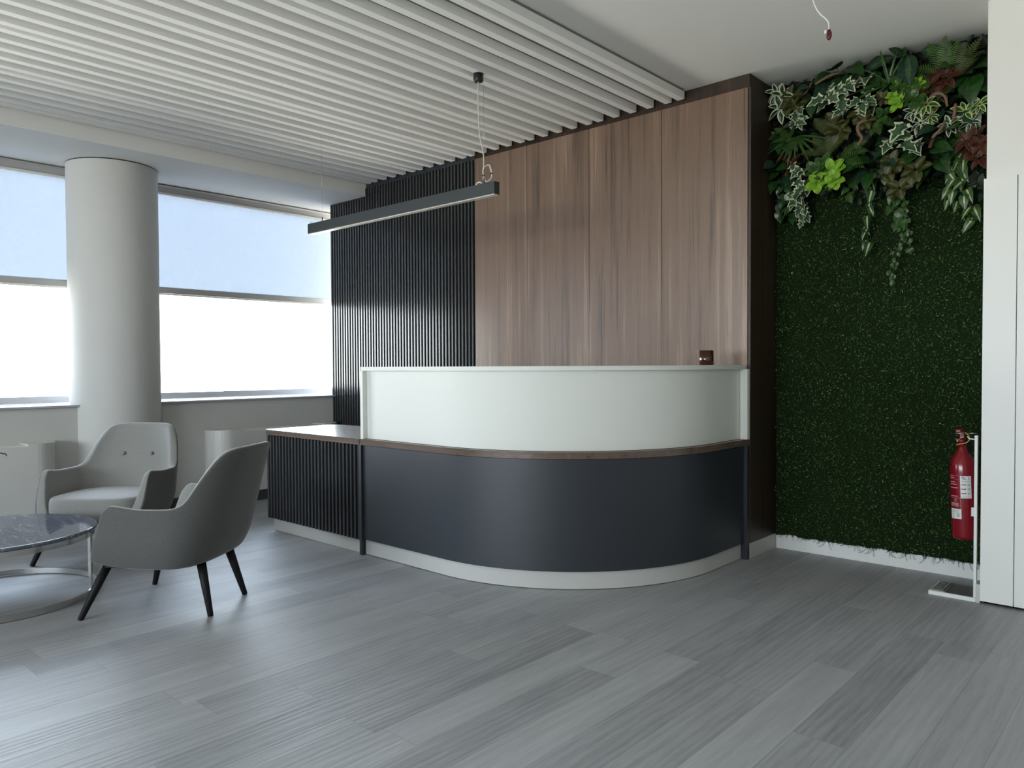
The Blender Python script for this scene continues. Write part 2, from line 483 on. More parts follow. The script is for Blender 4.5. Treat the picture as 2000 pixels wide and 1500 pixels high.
# ------------------------------------------------------------------ slatted ceiling
def baffle_panel(rights, label):
    x1, x0 = rights[0], rights[-1] - .05
    t = thing('slatted_ceiling_panel', label, 'ceiling panel', ((x0 + x1) / 2, 0, CZ), group='slatted ceiling panels')
    off = t.location
    bx('backing_board', (x0, x1, YB + .02, 4.40, 2.966, 2.979), MAT['baffle_back'], t, 0, off)
    for r in rights:
        bx('baffle', (r - .05, r, YB + .02, 4.41, 2.918, 2.966), MAT['baffle'], t, .0015, off)
    return t
baffle_panel([-2.49], 'single end slat of slatted ceiling next to plain plaster ceiling')
ordw = ['first', 'second', 'third', 'fourth', 'fifth']
for k in range(5):
    baffle_panel([-2.584 - .64 * k - .136 * j for j in range(5)],
                 '%s five-slat white ceiling panel counted from the plain plaster ceiling' % ordw[k])
baffle_panel([-5.784], 'narrow last slat of slatted ceiling against the lowered window soffit')

# ------------------------------------------------------------------ black slatted wall cladding
t = thing('slatted_wall_panel', 'tall black vertical slat wall cladding between window and walnut cupboard', 'wall panel', (-5.45, 4.44, 0))
off = t.location
m = MB(); m.box(-6.475, -4.436, 4.446, 4.47, .0, 2.82); m.box(-5.90, -4.436, 4.446, 4.47, 2.82, 2.979)
m.build('backing_board', MAT['slat_back'], t, off)
m = MB()
x = -6.475
i = 0
while x + .019 < -4.43:
    hi = 2.818 if x < -5.905 else 2.893
    m.box(x, x + .0180, 4.424, 4.446, .0, .909)
    if -5.91 < x < -5.66:
        m.box(x, x + .0180, 4.424, 4.446, .912, 2.828); m.box(x + .002, x + .0200, 4.424, 4.446, 2.832, hi)
    else:
        m.box(x, x + .0180, 4.424, 4.446, .912, hi)
    x += .0409; i += 1
m.build('vertical_slats', MAT['slat'], t, off)
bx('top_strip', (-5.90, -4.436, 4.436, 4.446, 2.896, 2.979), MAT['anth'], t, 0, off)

# ------------------------------------------------------------------ walnut cupboard wall
t = thing('walnut_cupboard', 'tall walnut cupboard wall with four flush doors behind reception desk', 'cupboard', (-3.24, 4.6, 0))
off = t.location
m = MB()
m.box(-4.436, -2.066, 4.446, 4.828, .095, 2.979); m.build('carcass', MAT['slat_back'], t, off)
edges = [-4.430, -3.860, -3.267, -2.670, -2.064]
for a, b in zip(edges[:-1], edges[1:]):
    bx('door', (a + .0022, b - .0022, 4.424, 4.444, .10, 2.893), MAT['walnut'], t, .001, off)
bx('side_panel', (-2.0615, -2.045, 4.424, 4.828, .097, 2.893), MAT['walnut_shaded'], t, .001, off)
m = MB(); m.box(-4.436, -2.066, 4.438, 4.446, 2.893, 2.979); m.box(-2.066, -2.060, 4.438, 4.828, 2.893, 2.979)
m.build('top_filler', MAT['walnut_shaded'], t, off)
m = MB(); m.box(-4.436, -2.06, 4.45, 4.82, 0, .095); m.box(-2.06, -2.046, 4.426, 4.826, 0, .095)
m.build('plinth', MAT['plinth'], t, off)

# ------------------------------------------------------------------ reception desk
def desk_path(d, xs=-3.93, ye=4.42, n=48):
    r = 1.1 - d
    cx, cy = -3.18, 4.02
    pts = [(xs + (cx - xs) * k / 6, cy - r) for k in range(6)]
    for k in range(n + 1):
        a = -PI / 2 + PI / 2 * k / n
        pts.append((cx + r * math.cos(a), cy + r * math.sin(a)))
    for k in range(1, 5):
        pts.append((cx + r, cy + (ye - cy) * k / 4))
    return pts
def band(name, d0, d1, z0, z1, mat, par, off, xs=-3.93, ye=4.42):
    m = MB(); m.band(desk_path(d0, xs, ye), desk_path(d1, xs, ye), z0, z1, 0, True)
    return m.build(name, mat, par, off)
t = thing('reception_desk', 'curved reception desk with white upper screen and dark blue-black lower front', 'reception desk', (-3.0, 3.6, 0))
off = t.location
band('plinth', .006, .03, 0.004, .10, MAT['plinth'], t, off, -3.93, 4.385)
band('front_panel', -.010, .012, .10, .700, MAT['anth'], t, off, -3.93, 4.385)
band('worktop', -.020, .62, .703, .740, MAT['walnut_top'], t, off, -3.952, 4.42)
band('upper_screen', .018, .040, .742, 1.172, MAT['white_lam'], t, off, -3.919, 4.385)
band('counter_top', -.008, .20, 1.1725, 1.197, MAT['white_lam'], t, off, -3.950, 4.42)
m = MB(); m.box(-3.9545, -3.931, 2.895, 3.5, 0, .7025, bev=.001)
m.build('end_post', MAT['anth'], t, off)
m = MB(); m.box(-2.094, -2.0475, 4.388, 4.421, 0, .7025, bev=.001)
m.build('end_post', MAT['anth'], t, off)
bx('screen_post', (-3.947, -3.920, 2.905, 3.11, .7405, 1.172), MAT['white_lam'], t, .001, off)
m = MB(); m.box(-2.070, -2.0475, 4.388, 4.421, .7405, 1.172, bev=.001); m.box(-2.106, -2.070, 4.404, 4.421, .7405, 1.172)
m.build('screen_post', MAT['white_lam'], t, off)
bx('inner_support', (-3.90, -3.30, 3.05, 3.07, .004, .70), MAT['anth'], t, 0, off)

# low return beside it
t = thing('desk_return', 'low desk return with black slatted front left of the reception desk', 'desk', (-4.5, 3.2, 0))
off = t.location
pts = []
x0, x1, y0, y1, r = -5.112, -3.9535, 2.896, 3.53, .035
for cxx, cyy, a0 in ((x0 + r, y0 + r, PI), (x0 + .10, y1 - .10, PI / 2)):
    pass
def arc(cx, cy, r, a0, a1, n=10): return [(cx + r * math.cos(a0 + (a1 - a0) * k / n), cy + r * math.sin(a0 + (a1 - a0) * k / n)) for k in range(n + 1)]
pts = arc(x0 + r, y0 + r, r, PI, 1.5 * PI) + [(x1, y0), (x1, y1)] + arc(x0 + .12, y1 - .12, .12, PI / 2, PI)
MB().prism(pts, .703, .740).build('worktop', MAT['walnut_top'], t, off)
m = MB(); m.box(-5.078, -3.956, 2.921, 2.935, .095, .703); m.box(-5.078, -5.062, 2.921, 3.50, .095, .703)
m.build('carcass', MAT['slat_back'], t, off)
m = MB(); m.box(-5.080, -5.058, 2.899, 2.921, .092, .700)
x = -5.039
while x < -3.975:
    m.box(x, x + .0180, 2.899, 2.921, .092, .700); x += .0409
m.build('slatted_front', MAT['slat'], t, off)
m = MB(); m.box(-5.036, -3.956, 2.926, 2.945, .002, .095); m.box(-5.036, -5.02, 2.945, 3.45, .002, .095)
m.build('plinth', MAT['plinth'], t, off)

# amber candle jar
t = thing('candle_jar', 'small amber glass candle jar on white counter top of desk', 'candle', (-2.19, 4.14, 1.1972))
m = MB(); R = .0425
m.lathe([(.0, .0), (R - .004, .0), (R, .004), (R, .088), (R - .003, .0885), (R - .003, .012), (0, .010)], 40)
m.build('glass', MAT['amber'], t)
m = MB(); m.lathe([(0, .0115), (.038, .0115), (.038, .034), (0, .035)], 32); m.build('wax', MAT['wax'], t)
m = MB()
az = math.radians(-52)
def cyl(u, v, rr): return (rr * math.cos(az + u / R), rr * math.sin(az + u / R), v)
ring = [cyl(.010 * math.cos(k * PI / 12), .036 + .010 * math.sin(k * PI / 12), R + .0004) for k in range(25)]
m.tube(ring, .0006, 5)
m.tube([cyl(u, .036 + v, R + .0004) for u, v in ((.004, .005), (0, .006), (-.003, .003), (0, 0), (.003, -.003), (0, -.006), (-.004, -.005))], .0006, 5)
m.build('emblem', MAT['print_grey'], t)

# ------------------------------------------------------------------ white tall cupboard on the right
t = thing('white_cupboard', 'tall white cupboard with flat doors at right beside green wall', 'cupboard', (.5, 4.6, 0))
off = t.location
bx('carcass', (-.792, XR - .02, 4.366, 4.828, .02, 2.105), MAT['white_paint'], t, 0, off)
bx('filler_door', (-.802, -.6625, 4.345, 4.364, .014, 2.108), MAT['white_paint'], t, .001, off)
for k in range(4):
    a = -.6585 + .62 * k
    bx('door', (a, a + .616, 4.345, 4.364, .014, 2.108), MAT['white_paint'], t, .001, off)
bx('base_gap', (-.79, XR - .03, 4.375, 4.8, 0, .02), MAT['gap'], t, 0, off)

# ------------------------------------------------------------------ pendant linear lamp
t = thing('pendant_lamp', 'long anthracite linear pendant lamp hanging above reception desk', 'lamp', (-4.01, 3.222, 2.235))
off = t.location
bx('housing', (-4.979, -3.043, 3.20, 3.245, 2.200, 2.272), MAT['lamp'], t, .001, off)
bx('diffuser', (-4.975, -3.047, 3.2035, 3.2415, 2.194, 2.2005), MAT['lamp_diff'], t, .001, off)
for xx in (-4.818, -3.145):
    m = MB(); m.tube([(xx, 3.222, 2.30), (xx, 3.222, 2.966)], .0008, 6); m.build('suspension_wire', MAT['steelwire'], t, off)
    m = MB(); m.tube([(xx, 3.222, 2.272), (xx, 3.222, 2.305)], .0035, 10); m.build('wire_gripper', MAT['black'], t, off)
m = MB()
m.lathe([(0, 2.872), (.027, 2.872), (.029, 2.875), (.029, 2.9185), (0, 2.9185)], 32, mat=Matrix.Translation((-3.167, 3.20, 0)))
m.build('ceiling_canopy', MAT['black'], t, off)
cpts = []
A = [(-3.167, 3.20, 2.874), (-3.168, 3.20, 2.72), (-3.166, 3.205, 2.58), (-3.155, 3.215, 2.50), (-3.147, 3.221, 2.43), (-3.150, 3.222, 2.345), (-3.152, 3.222, 2.30)]
def spline(P, n=8):
    P = [Vector(p) for p in P]; out = []
    for i in range(len(P) - 1):
        p0 = P[max(i - 1, 0)]; p1 = P[i]; p2 = P[i + 1]; p3 = P[min(i + 2, len(P) - 1)]
        for k in range(n):
            u = k / n
            out.append(.5 * ((2 * p1) + (p2 - p0) * u + (2 * p0 - 5 * p1 + 4 * p2 - p3) * u * u + (3 * p1 - p0 - 3 * p2 + p3) * u ** 3))
    return out + [P[-1]]
cpts = spline(A)
for k in range(64):
    a = PI + 2 * PI * k / 21
    rr = .0 
    cpts.append(Vector((-3.117 + (.034 + .002 * math.sin(k * .37)) * math.cos(a), 3.222 + .006 * math.sin(k * .9), 2.332 + (.050 + .002 * math.cos(k * .3)) * math.sin(a))))
m = MB(); m.tube(cpts, .0032, 8); cord = m.build('power_cord', MAT['cord'], t, off)
for xx in (-3.151, -3.084):
    m = MB(); m.lathe([(.0095, -.002), (.0095, .002), (.005, .002), (.005, -.002)], 16, mat=Matrix.Translation((xx, 3.222, 2.325)))
    m.build('cable_tie', MAT['black'], cord, off)
for xx in (-4.955, -3.19):
    m = MB(); m.tube(spline([(xx - .028, 3.222, 2.273), (xx - .015, 3.222, 2.288), (xx, 3.222, 2.291), (xx + .015, 3.222, 2.288), (xx + .028, 3.222, 2.273)]), .0035, 8)
    m.build('wire_loop', MAT['whitewire'], t, off)

# loose ceiling cable with red connector
t = thing('ceiling_cable', 'loose white cable dangling from ceiling with dark red connector', 'cable', (-1.36, 3.62, CZ))
off = t.location
P = spline([(-1.378, 3.62, 2.978), (-1.377, 3.62, 2.95), (-1.371, 3.62, 2.92), (-1.357, 3.62, 2.875), (-1.335, 3.62, 2.835), (-1.306, 3.62, 2.800), (-1.295, 3.62, 2.775), (-1.296, 3.62, 2.745)], 8)
m = MB(); m.tube(P, .0035, 8); m.build('wire', MAT['whitewire'], t, off)
m = MB(); m.lathe([(0, -.028), (.008, -.022), (.0125, -.012), (.012, .006), (.006, .022), (0, .024)], 6, mat=Matrix.Translation((-1.294, 3.62, 2.728)), smooth=False)
m.build('connector', MAT['redplastic'], t, off)
bx('connector_lever', (-1.309, -1.299, 3.600, 3.612, 2.729, 2.745), MAT['whitewire'], t, .002, off)

# ------------------------------------------------------------------ convectors under the windows
def convector(y0, y1, label):
    t = thing('fan_convector', label, 'convector', (-6.35, (y0 + y1) / 2, 0), group='convectors under the windows')
    off = t.location
    xb, xf, rr = -6.463, -6.255, .19
    def plan(d=0):
        P = [(xb, y0 - d)]
        P += [(xf + d - (rr) + rr * math.sin(a), y0 - d + .155 - .155 * math.cos(a)) for a in [PI / 2 * k / 10 for k in range(11)]]
        P += [(xf + d - rr + rr * math.cos(a), y1 + d - .155 + .155 * math.sin(a)) for a in [PI / 2 * k / 10 for k in range(11)]]
        P += [(xb, y1 + d)]
        return P
    MB().prism(plan(), .095, .632, smooth=False).build('body', MAT['fcu'], t, off)
    for a, b in ((y0, y0 + .22), (y1 - .22, y1)):
        P = plan(.003)
        ym = (a + b) / 2
        Q = [p for p in P if (p[1] < y0 + .16 if a == y0 else p[1] > y1 - .16)]
        Q = ([(xb, b)] + [Q[0]] + Q[1:] + [(xf + .003, b)]) if a == y0 else ([(xf + .003, a)] + Q + [(xb, a)])
        fix_normals(MB().prism(Q, .632, .650).build('end_cap_lid', MAT['fcu'], t, off))
    m = MB(); m.box(xb, xf - .02, y0 + .22, y1 - .22, .632, .636)
    for k in range(10):
        xx = xb + .015 + k * .017
        m.box(xx, xx + .006, y0 + .23, y1 - .23, .636, .643)
    m.build('top_grille', MAT['fcu'], t, off)
    bx('base', (xb, xf - .012, y0 + .03, y1 - .03, 0, .0945), MAT['dark_base'], t, 0, off)
    return t
convector(.35, 1.90, 'white fan convector under window left of the round column')
convector(3.09, 4.40, 'white fan convector behind the armchairs, under window right of column')

# ------------------------------------------------------------------ armchairs
def interp(tab, x):
    for (a, va), (b, vb) in zip(tab[:-1], tab[1:]):
        if a <= x <= b: return va + (vb - va) * (x - a) / (b - a)
    return tab[-1][1]
HT = [(0, .822), (.12, .819), (.17, .812), (.205, .80), (.24, .768), (.30, .675), (.345, .585), (.375, .560), (.42, .547), (.6, .545), (.85, .558), (.93, .562), (.97, .552), (1, .515)]
def plan_pt(tv, z):
    """tv in [-1,1]; +-1 = arm fronts"""
    s = 1 if tv >= 0 else -1
    a_ = abs(tv)
    k = max(0, (.42 - z) / .17)
    A_ = .360 - .040 * k * k - .02 * max(0, (z - .55) / .3)
    yf = .232 - .33 * (z - .25)
    yb = -.305 - .17 * ((z - .25) / .57) + .02 * max(0, (.34 - z) / .09)
    yc = -.08
    if a_ >= .5:
        fr = (a_ - .5) / .5
        return (s * A_ * (1 - .015 * fr), yc + (yf - yc) * fr)
    ph = a_ / .5 * PI / 2
    e = .72
    return (s * A_ * math.sin(ph) ** e if ph > 0 else 0, yc - (yc - yb) * (max(0, math.cos(ph)) ** e if a_ < .4999 else 0))
TS = [0, .03, .07, .12, .16, .195, .225, .255, .285, .315, .345, .37, .395, .42, .46, .5, .56, .64, .72, .80, .87, .92, .955, .98, 1]
TS = [-x for x in TS[:0:-1]] + TS

def make_chair(label):
    t = thing('lounge_armchair', label, 'armchair', group='grey lounge armchairs around the marble table')
    rows = 13
    mb = MB(); vs = []
    def thick(tv, z, h):
        q = (z - .25) / max(.01, h - .25)
        arm = min(1, max(0, (abs(tv) - .36) / .12))
        return (1 - arm) * (.078 - .030 * q) + arm * (.085 - .050 * q)
    for tv in TS:
        h = interp(HT, abs(tv))
        z0 = .250 + .030 * max(0, (abs(tv) - .6) / .4) ** 2
        ou, inn = [], []
        for r in range(rows):
            z = z0 + (h - z0) * (r / (rows - 1))
            x, y = plan_pt(tv, z)
            xa_, ya_ = plan_pt(max(-1, tv - .02), z); xb2, yb2 = plan_pt(min(1, tv + .02), z)
            nx, ny = -(yb2 - ya_), (xb2 - xa_)
            ln = math.hypot(nx, ny) or 1
            th = thick(tv, z, h)
            ou.append((x, y, z))
            inn.append((x + nx / ln * th, y + ny / ln * th, z - (.004 if r == rows - 1 else 0)))
        vs += ou + inn[::-1]
    R2 = 2 * rows
    fo, fi = [], []
    for i in range(len(TS) - 1):
        for r in range(R2):
            q = (r + 1) % R2
            f = (i * R2 + r, (i + 1) * R2 + r, (i + 1) * R2 + q, i * R2 + q)
            (fo if r < rows - 1 else fi).append(f)
    for base_, fl_ in ((0, False), ((len(TS) - 1) * R2, True)):
        for r in range(rows - 1):
            f = [base_ + r, base_ + r + 1, base_ + R2 - 2 - r, base_ + R2 - 1 - r]
            fi.append(f[::-1] if fl_ else f)
    mb.add(vs, fo, 0, True)
    for f in fi:
        mb.f.append(list(f)); mb.m.append(1); mb.s.append(True)
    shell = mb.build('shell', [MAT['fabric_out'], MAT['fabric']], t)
    fix_normals(shell)
    sb = shell.modifiers.new('sub', 'SUBSURF'); sb.levels = 2; sb.render_levels = 2
    # seat cushion: rounded plan, soft edges
    n = 40; vs = []; fs = []
    lev = [(.252, .93), (.262, .985), (.30, 1.0), (.36, 1.0), (.392, .985), (.402, .93), (.405, .5), (.406, .06)]
    for z, k in lev:
        for i in range(n):
            a = 2 * PI * i / n
            ex = .42 if math.sin(a) > 0 else .78
            cx = abs(math.cos(a)) ** ex * (1 if math.cos(a) > 0 else -1); sy = abs(math.sin(a)) ** ex * (1 if math.sin(a) > 0 else -1)
            bow = .02 * (1 - cx * cx) if sy > 0 else 0
            vs.append((.290 * cx * k, -.025 + (.262 * sy + bow) * k, z))
    for l in range(len(lev) - 1):
        for i in range(n):
            j = (i + 1) % n
            fs.append((l * n + i, l * n + j, (l + 1) * n + j, (l + 1) * n + i))
    fs.append(list(range(n))[::-1]); fs.append([(len(lev) - 1) * n + i for i in range(n)])
    mb = MB(); mb.add(vs, fs, 0, True)
    cush = mb.build('seat_cushion', MAT['fabric'], t)
    sb = cush.modifiers.new('sub', 'SUBSURF'); sb.levels = 1; sb.render_levels = 1
    # two back buttons
    for s in (-1, 1):
        m = MB()
        mt = Matrix.Translation((s * .10, -.338, .615)) @ Matrix.Rotation(math.radians(-75), 4, 'X')
        m.lathe([(0, .010), (.007, .009), (.0115, .004), (.012, 0), (.009, -.006)], 16, mat=mt)
        m.build('back_button', MAT['fabric'], t)
    # tapered splayed legs
    for fx, fy, tx, ty in ((-.30, .295, -.225, .195), (.30, .295, .225, .195), (-.175, -.295, -.135, -.225), (.175, -.295, .135, -.225)):
        m = MB()
        foot = Vector((fx, fy, 0)); top = Vector((tx, ty, .262))
        d = (top - foot)
        m.tube([foot, foot + d * .012, foot + d * .5, top], [.0115, .0135, .0185, .0235], 14)
        m.build('leg', MAT['blackwood'], t)
    mb = MB()
    base = [plan_pt(tv, .25) for tv in TS]
    mb.prism([(x * .82, y * .84 - .003) for x, y in base], .243, .2515)
    fix_normals(mb.build('seat_base', MAT['blackwood'], t))
    return t

def copy_tree(o, parent=None):
    c = o.copy(); COL.objects.link(c)
    if parent is not None: c.parent = parent
    for ch in list(o.children): copy_tree(ch, c)
    return c
ch1 = make_chair('grey lounge armchair seen from behind, its back towards the reception desk')
def face(o, x, y, fx, fy):
    o.location = (x, y, 0); o.rotation_euler = (0, 0, math.atan2(-fx, fy))
face(ch1, -3.86, 1.672, -.817, -.576)
ch2 = copy_tree(ch1)
ch2['label'] = 'grey lounge armchair with two back buttons facing camera, in front of round column'
face(ch2, -5.17, 1.829, .615, -.789)

# ------------------------------------------------------------------ coffee table
TX, TY = -4.64, 1.07
t = thing('coffee_table', 'round dark marble coffee table on steel ring base at left edge', 'coffee table', (TX, TY, 0))
m = MB(); m.lathe([(0, .332), (.478, .332), (.484, .335), (.487, .341), (.485, .348), (.481, .3512), (.478, .352), (.476, .352), (.40, .352), (0, .352)], 120)
m.build('marble_top', MAT['marble'], t)
def ring(name, r0, r1, z0, z1):
    m = MB(); m.lathe([(r0, z0), (r1, z0), (r1, z1), (r0, z1), (r0, z0)], 200, smooth=False)
    o = m.build(name, MAT['chrome'], t)
    return o
ring('upper_ring', .462, .472, .302, .332)
ring('base_ring', .482, .494, .004, .034)
for a in (52, 172, 292):
    m = MB(); m.box(.470, .484, -.014, .014, .004, .331, bev=.001)
    o = m.build('leg_bar', MAT['chrome'], t); o.rotation_euler = (0, 0, math.radians(a))

# twig in a vase standing on the table just outside the frame
t = thing('vase', 'slim dark vase standing on the marble table beyond the left photo edge', 'vase', (-4.80, .93, .3522))
m = MB(); m.lathe([(0, 0), (.045, 0), (.055, .04), (.05, .12), (.022, .2), (.025, .23), (.02, .23), (.017, .2), (.03, .12), (0, .02)], 32)
m.build('body', MAT['black'], t)
m = MB(); m.tube(spline([(-4.80, .93, .40), (-4.79, .93, .60), (-4.70, .94, .74), (-4.50, .96, .805), (-4.30, .98, .818), (-4.14, .997, .806), (-4.06, 1.0, .806), (-4.038, 1.0, .799)]), [.003] * 40 + [.0026] * 10 + [.002] * 7, 6)
tw = m.build('twig', MAT['gap']); tag(tw, 'thin dark twig tip poking into view above the marble table', 'twig')

# ------------------------------------------------------------------ fire extinguisher and its stand
t = thing('extinguisher_stand', 'white floor stand with sign base holding the red fire extinguisher', 'stand', (-.9, 4.45, 0))
off = t.location
bx('upright_board', (-.836, -.8225, 4.371, 4.391, .021, .838), MAT['white_paint'], t, .001, off)
bx('base_plate', (-1.036, -.8225, 4.353, 4.575, 0, .021), MAT['white_paint'], t, .002, off)
bx('base_inlay', (-1.028, -.838, 4.362, 4.568, .021, .0222), MAT['signfloor'], t, 0, off)
bx('side_bracket', (-.8220, -.803, 4.352, 4.575, 0, .094), MAT['plinth'], t, .001, off)
m = MB(); m.tube([(-.829, 4.386, .815), (-.872, 4.43, .815), (-.880, 4.438, .825)], .0035, 8); m.build('hook', MAT['white_paint'], t, off)
bx('cylinder_clip', (-.852, -.8225, 4.3915, 4.398, .425, .470), MAT['paper'], t, .001, off)

t = tag(bx('sign_card', (-1.026, -.962, 4.358, 4.565, .0224, .0262), MAT['card'], None, .0006), None, None)
t.name = 'sign_card'
tag(t, 'small printed pictogram card lying on the extinguisher stand base', 'sign')
m = MB()
random.seed(3)
for r in range(5):
    yy = 4.39 + r * .034
    for k in range(3):
        xx = -1.018 + k * .013
        m.box(xx, xx + .004 + random.random() * .006, yy, yy + .012 + random.random() * .010, .0262, .0266)
m.box(-.972, -.9655, 4.366, 4.556, .0262, .0266)
m.build('print', MAT['print_black'], t)

EX, EY = -.908, 4.47
t = thing('fire_extinguisher', 'red fire extinguisher hanging on white stand in front of green wall', 'fire extinguisher', (EX - .004, EY, .8))
t.rotation_euler = (0, math.radians(-2.2), 0)
def L(z): return z - .8
m = MB()
m.lathe([(0, L(.292)), (.050, L(.294)), (.057, L(.301)), (.060, L(.313)), (.060, L(.640)), (.058, L(.672)), (.051, L(.703)), (.039, L(.726)), (.025, L(.743)), (.020, L(.757)), (.018, L(.775)), (0, L(.776))], 48)
m.build('cylinder', MAT['red'], t)
m = MB(); m.lathe([(0, L(.772)), (.015, L(.772)), (.015, L(.81)), (.012, L(.815)), (0, L(.815))], 24); m.build('valve', MAT['red'], t)
m = MB(); m.box(-.012, .012, -.075, .022, L(.845), L(.862), bev=.003); m.box(-.011, .011, .0, .022, L(.80), L(.85), bev=.003)
m.build('lever', MAT['red'], t)
bx('carry_handle', (-.009, .009, -.085, .0, L(.806), L(.816)), MAT['red'], t, .002)
m = MB(); m.tube([(-.030, -.004, L(.836)), (.014, -.004, L(.836))], .0022, 8)
m.tube([(.048 + .02 * math.cos(k * PI / 10), -.004 + .014 * math.sin(k * PI / 10), L(.838)) for k in range(21)], .0012, 6)
m.build('safety_pin', MAT['steelwire'], t)
m = MB(); m.tube([(-.026, 0, L(.797)), (-.013, 0, L(.797))], .0065, 12); m.build('gauge_stub', MAT['brass'], t)
m = MB(); m.tube(spline([(.018, -.012, L(.842)), (.034, -.014, L(.828)), (.037, -.012, L(.808)), (.028, -.014, L(.794)), (.012, -.018, L(.786)), (-.012, -.02, L(.782)), (-.024, -.012, L(.775))]), .0022, 6); m.build('seal_tie', MAT['yellow'], t)
m = MB(); m.tube(spline([(.01, .02, L(.795)), (.02, .07, L(.79)), (.015, .105, L(.74)), (.0, .10, L(.55)), (.0, .10, L(.42))]), .009, 10); m.build('hose', MAT['black'], t)
# labels wrapped on the cylinder: azimuth measured from the camera side
def patch(mb, a0, a1, z0, z1, mi, lift, n=10):
    rr = .060 + lift
    vs = []; z0 -= .012; z1 -= .012; a0 -= 8; a1 -= 8
    for k in range(n + 1):
        a = math.radians(a0 + (a1 - a0) * k / n)
        vs += [(rr * math.cos(a), rr * math.sin(a), L(z0)), (rr * math.cos(a), rr * math.sin(a), L(z1))]
    mb.add(vs, [(2 * k, 2 * k + 2, 2 * k + 3, 2 * k + 1) for k in range(n)], mi, True)
# camera direction from the extinguisher is about -78 degrees
m = MB()
patch(m, -84, -36, .520, .634, 0, .0003)
for z in (.589, .567, .545):
    patch(m, -81, -64, z - .0022, z + .0022, 1, .0007, 4)
    patch(m, -64, -61, z - .0032, z + .0032, 3, .0007, 2)
    for k in range(3):
        patch(m, -53 + k * 4, -50.5 + k * 4, z - .006 + k % 2 * .002, z + .007 - k % 2 * .003, 2, .0007, 2)
patch(m, -80, -60, .625, .628, 2, .0007, 3); patch(m, -80, -54, .617, .6195, 2, .0007, 3)
patch(m, -49, -44, .615, .630, 2, .0007, 2)
for z in (.609, .606, .603): patch(m, -81, -41, z, z + .001, 2, .0007, 4)
for k in range(5): patch(m, -77 + k * 3, -73.5 + k * 3, .628 - k * .003, .6315 - k * .003, 3, .0009, 2)
patch(m, -80, -45, .526, .528, 2, .0007, 4)
m.build('instruction_label', [MAT['paper'], MAT['print_red'], MAT['print_grey'], MAT['print_black']], t)
m = MB()
for z, a in ((.632, -118), (.622, -110), (.600, -108), (.588, -100), (.570, -96)): patch(m, -140, a, z, z + .0035, 0, .0004, 4)
for z in (.633, .616): patch(m, -140, -90, z, z + .0008, 0, .0004, 5)
patch(m, -138, -97, .527, .531, 0, .0004, 5); patch(m, -140, -84, .520, .521, 0, .0004, 5); patch(m, -85, -84, .462, .521, 0, .0004, 1)
m.build('side_print', MAT['print_white'], t)
m = MB()
for a0 in (-112, -104):      # CE mark
    for k in range(9):
        b0 = math.radians(60 + k * 30)
        u, v = .0055 * math.cos(b0), .0065 * math.sin(b0)
        patch(m, a0 + u / .060 * 57.3 - 1, a0 + u / .060 * 57.3 + 1, .508 + v - .001, .508 + v + .001, 0, .0004, 1)
patch(m, a0 - 4, a0 + 1, .5074, .5088, 0, .0004, 1)
m.build('conformity_mark', MAT['print_white'], t)
m = MB()
for z in (.492, .488, .484, .476): patch(m, -138, -94, z, z + .002, 0, .0004, 5)
patch(m, -140, -84, .481, .482, 0, .0004, 5)
m.build('small_print', MAT['print_white'], t)
m = MB()
patch(m, -140, -83, .412, .464, 0, .0003)
for z in (.456, .450, .445): patch(m, -132, -92, z, z + .0016, 1, .0007, 5)
for z in (.424, .430, .436): patch(m, -104, -92 + (z * 1000 % 3), z, z + .004, 1, .0007, 3)
for z in (.434, .420): patch(m, -130, -118, z, z + .003, 1, .0007, 3)
m.build('approval_label', [MAT['paper'], MAT['print_grey']], t)

# ------------------------------------------------------------------ living wall
MAT['turf_a'] = leaf_mat('turf_green', (.068, .150, .030), (.028, .072, .015))
MAT['turf_b'] = leaf_mat('turf_light', (.15, .23, .06), (.07, .12, .03))
MAT['turf_c'] = leaf_mat('turf_dark', (.016, .040, .010), (.008, .02, .006))
MAT['turf_d'] = leaf_mat('turf_glint', (.30, .36, .20), (.16, .22, .09), .3)  # glints of glossy turf leaves put into a paler leaf colour
MAT['turf_back'] = pbr('turf_backing', (.010, .020, .007), .95, spec=.05)
random.seed(11)
mb = MB()
def zb(x): return .092 + .012 * noise.noise(Vector((x * 9, 0, 3))) + .006 * noise.noise(Vector((x * 41, 2, 1)))
n = 120
xa, xb_ = -2.042, -.806
vs = []
for k in range(n + 1):
    x = xa + (xb_ - xa) * k / n
    vs += [(x, 4.800, zb(x)), (x, 4.800, CZ - .002)]
mb.add(vs, [(2 * k, 2 * k + 2, 2 * k + 3, 2 * k + 1) for k in range(n)], 0)
for i in range(42000):
    x = random.uniform(xa + .004, xb_); z = random.uniform(.085, 2.30) 
    if z < zb(x): continue
    y = 4.799 - random.random() ** 1.5 * .030
    s = random.uniform(.0035, .0075)
    d = Vector((random.uniform(-1, 1), random.uniform(-1.1, .1), random.uniform(-1, .8))).normalized()
    w = d.cross(Vector((random.uniform(-1, 1), random.uniform(-1, 1), random.uniform(-1, 1)))).normalized() * s * .42
    p = Vector((x, y, z))
    mb.add([p - d * s, p + w, p + d * s, p - w], [(0, 1, 2, 3)], random.choices((1, 2, 3, 4), (6, 1.6, 4, .45))[0])
for i in range(150):          # loose strands along the ragged bottom edge
    x = random.uniform(xa + .02, -.82); z = zb(x) + .006
    l = random.choice((.012, .02, .02, .045)) * random.uniform(.6, 1.2); dx = random.uniform(-1, 1) * l
    mb.tube(spline([(x, 4.797, z), (x + dx * .4, 4.795, z - l * .6), (x + dx, 4.794, z - l * random.uniform(.6, 1.1))], 3), .0009, 4, 3)
turf = mb.build('artificial_turf', [MAT['turf_back'], MAT['turf_a'], MAT['turf_b'], MAT['turf_c'], MAT['turf_d']])
